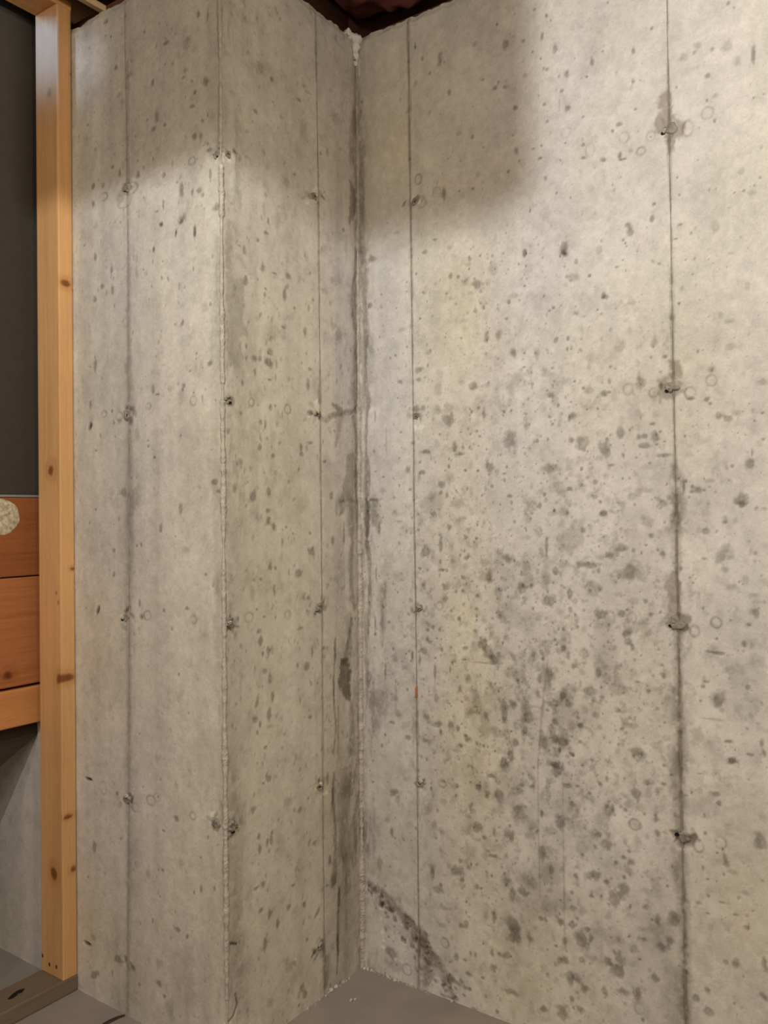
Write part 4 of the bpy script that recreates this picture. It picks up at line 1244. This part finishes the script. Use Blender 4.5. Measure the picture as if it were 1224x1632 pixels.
st['label'] = 'dark sloping stair stringer under the boards'

pn = box_obj('dark_panel', (XB - 0.03, y0b, zB(30, 788.5) + .0005), (XB - 0.004, y1b, 2.585), M_DARK, bev=.001)
tag(pn, 'tall flat charcoal panel standing on the landing behind the stud', 'panel')

# round crust of dried adhesive on the upper board
p = zat(2, 824, x=XB)
bm = bmesh.new()
bmesh.ops.create_circle(bm, cap_ends=True, cap_tris=True, segments=40, radius=1)
bmesh.ops.subdivide_edges(bm, edges=list(bm.edges), cuts=4, use_grid_fill=True)
for vtx in bm.verts:
    a_, b_ = vtx.co.x, vtx.co.y
    rr = math.hypot(a_, b_)
    n1 = fbm(np.array([a_ * 4 + 2]), np.array([b_ * 4.0]), 71, 4)[0]
    vtx.co = (XB + 0.0002 + (1 - rr ** 4) * (0.0035 + 0.003 * n1), p[1] + a_ * 0.046 * (1 + .06 * n1), p[2] + b_ * 0.042 * (1 + .06 * n1))
ad = bm_obj('adhesive_patch', bm, M_FOAM2, smooth=True)
tag(ad, 'round crusty cream patch of dried adhesive on the brown board', 'adhesive')

# ------------------------------------------------------------------ crumbs of mortar along the foot of the walls
bm = bmesh.new()
rg = np.random.default_rng(5)


def crumb(x, y, r):
    g = bmesh.ops.create_icosphere(bm, subdivisions=1, radius=r, matrix=Matrix.Translation((x, y, r * 0.45)))
    for vtx in g['verts']:
        vtx.co += Vector(rg.standard_normal(3) * r * 0.22)
        vtx.co.z = max(vtx.co.z, 0.0002)


for k in range(120):
    t = rg.random() ** 1.3
    crumb(0.01 + t * 0.20, -0.002 - abs(rg.normal(0, 0.004)), 0.0008 + 0.0035 * rg.random() ** 4)
for k in range(45):
    t = rg.random()
    crumb(0.002 + abs(rg.normal(0, 0.003)), -0.05 - t * 0.18, 0.0008 + 0.003 * rg.random() ** 4)
for px, py, r in ((559, 1596, .004), (566, 1594, .003), (522, 1577, .007), (529, 1572, .006), (545, 1566, .005), (596, 1545, .004), (620, 1556, .005), (630, 1561, .006), (656, 1571, .006), (723, 1595, .004)):
    p = hit(px, py, 'F')
    crumb(max(p[0], .004), min(p[1], -.004), r)
cr_ = bm_obj('mortar_crumbs', bm, M_MORTARL)
tag(cr_, 'pale crumbs of mortar scattered along the foot of the concrete walls', 'debris', kind='stuff')

# dark curved sliver lying at the foot of the left wall
pts = [hit(x, y, 'F') for x, y in ((199, 1619), (188, 1622), (177, 1627), (166, 1633), (156, 1641))]
bm = bmesh.new()
rows = []
for i, p in enumerate(pts):
    w_ = (0.002, 0.0055, 0.007, 0.0065, 0.003)[i]
    t_ = np.array(pts[min(i + 1, 4)]) - np.array(pts[max(i - 1, 0)])
    t_ /= np.linalg.norm(t_)
    nrm = np.array([-t_[1], t_[0], 0])
    rows.append([bm.verts.new(tuple(np.array(p) + nrm * w_ * s_ + np.array([0, 0, h_]))) for s_, h_ in ((-1, .0003), (-.4, .003), (.4, .003), (1, .0003))])
for i in range(4):
    for k in range(3):
        bm.faces.new((rows[i][k], rows[i][k + 1], rows[i + 1][k + 1], rows[i + 1][k]))
    bm.faces.new((rows[i][3], rows[i][0], rows[i + 1][0], rows[i + 1][3]))
sv = bm_obj('wood_sliver', bm, M_STRING)
tag(sv, 'dark curved sliver lying on the floor at the foot of the concrete wall', 'debris')

# ------------------------------------------------------------------ main bulb, added fill lamps, and the added shade box between
for P, e, c_, rad, lb in BULBS:
    lamp = empty('unseen_lamp', (P[0], P[1], 2.355))  # main bulb inferred from the shading, the others added as fill
    tag(lamp, lb, 'lamp')
    bm = bmesh.new()
    bmesh.ops.create_cone(bm, cap_ends=True, segments=32, radius1=0.035, radius2=0.05, depth=0.024, matrix=Matrix.Translation((P[0], P[1], 2.342)))
    bm_obj('unseen_lamp_rose', bm, M_PORC, lamp, smooth=True)
    bm = bmesh.new()
    zt, zb = 2.33, P[2] + rad + 0.045
    bmesh.ops.create_cone(bm, cap_ends=True, segments=10, radius1=0.003, radius2=0.003, depth=zt - zb, matrix=Matrix.Translation((P[0], P[1], (zt + zb) / 2)))
    bm_obj('unseen_lamp_cord', bm, M_DARK, lamp, smooth=True)
    bm = bmesh.new()
    bmesh.ops.create_cone(bm, cap_ends=True, segments=20, radius1=0.018, radius2=0.012, depth=0.045, matrix=Matrix.Translation((P[0], P[1], P[2] + rad + 0.024)))
    bm_obj('unseen_lamp_holder', bm, M_DARK, lamp, smooth=True)
    ld = bpy.data.lights.new('bulb', 'POINT')
    ld.energy = e
    ld.color = c_
    ld.shadow_soft_size = rad
    lo_ = bpy.data.objects.new('bulb', ld)
    col.objects.link(lo_)
    lo_.location = P
blocker = empty('shade_blocker', (0.43, -1.115, 2.355))  # unseen box added to cast the shade on the wall tops
tag(blocker, 'added galvanised box under the joists, shading the wall tops by the corner', 'blocker')
box_obj('blocker_body', (0.20, -1.15, 1.97), (0.655, -1.08, 2.34), M_BLOCKER, blocker, bev=.004)
box_obj('blocker_flange', (0.18, -1.17, 2.34), (0.675, -1.06, 2.354), M_BLOCKER, blocker, bev=.002)

# small cool spot added to carry the light coming from the stairs
sl_ = empty('added_stair_spot', (-0.612, -0.84, 2.354))
tag(sl_, 'added small cool spotlight under a joist, lighting the top of the stud', 'lamp')
bm = bmesh.new()
bmesh.ops.create_cone(bm, cap_ends=True, segments=24, radius1=0.008, radius2=0.008, depth=0.03, matrix=Matrix.Translation((-0.612, -0.84, 2.345)) @ Matrix.Rotation(math.radians(90), 4, 'X'))
bm_obj('added_spot_body', bm, M_PORC, sl_, smooth=True)
ld = bpy.data.lights.new('added_stair_spot_light', 'SPOT')
ld.energy = 2.4
ld.color = (0.50, 0.72, 1.0)
ld.spot_size = math.radians(52)
ld.spot_blend = 1.0
ld.shadow_soft_size = 0.006
lo_ = bpy.data.objects.new('added_stair_spot_light', ld)
col.objects.link(lo_)
lo_.location = (-0.606, -0.81, 2.344)
lo_.rotation_euler = (Vector((-0.52, -0.47, 2.25)) - Vector(lo_.location)).to_track_quat('-Z', 'Y').to_euler()
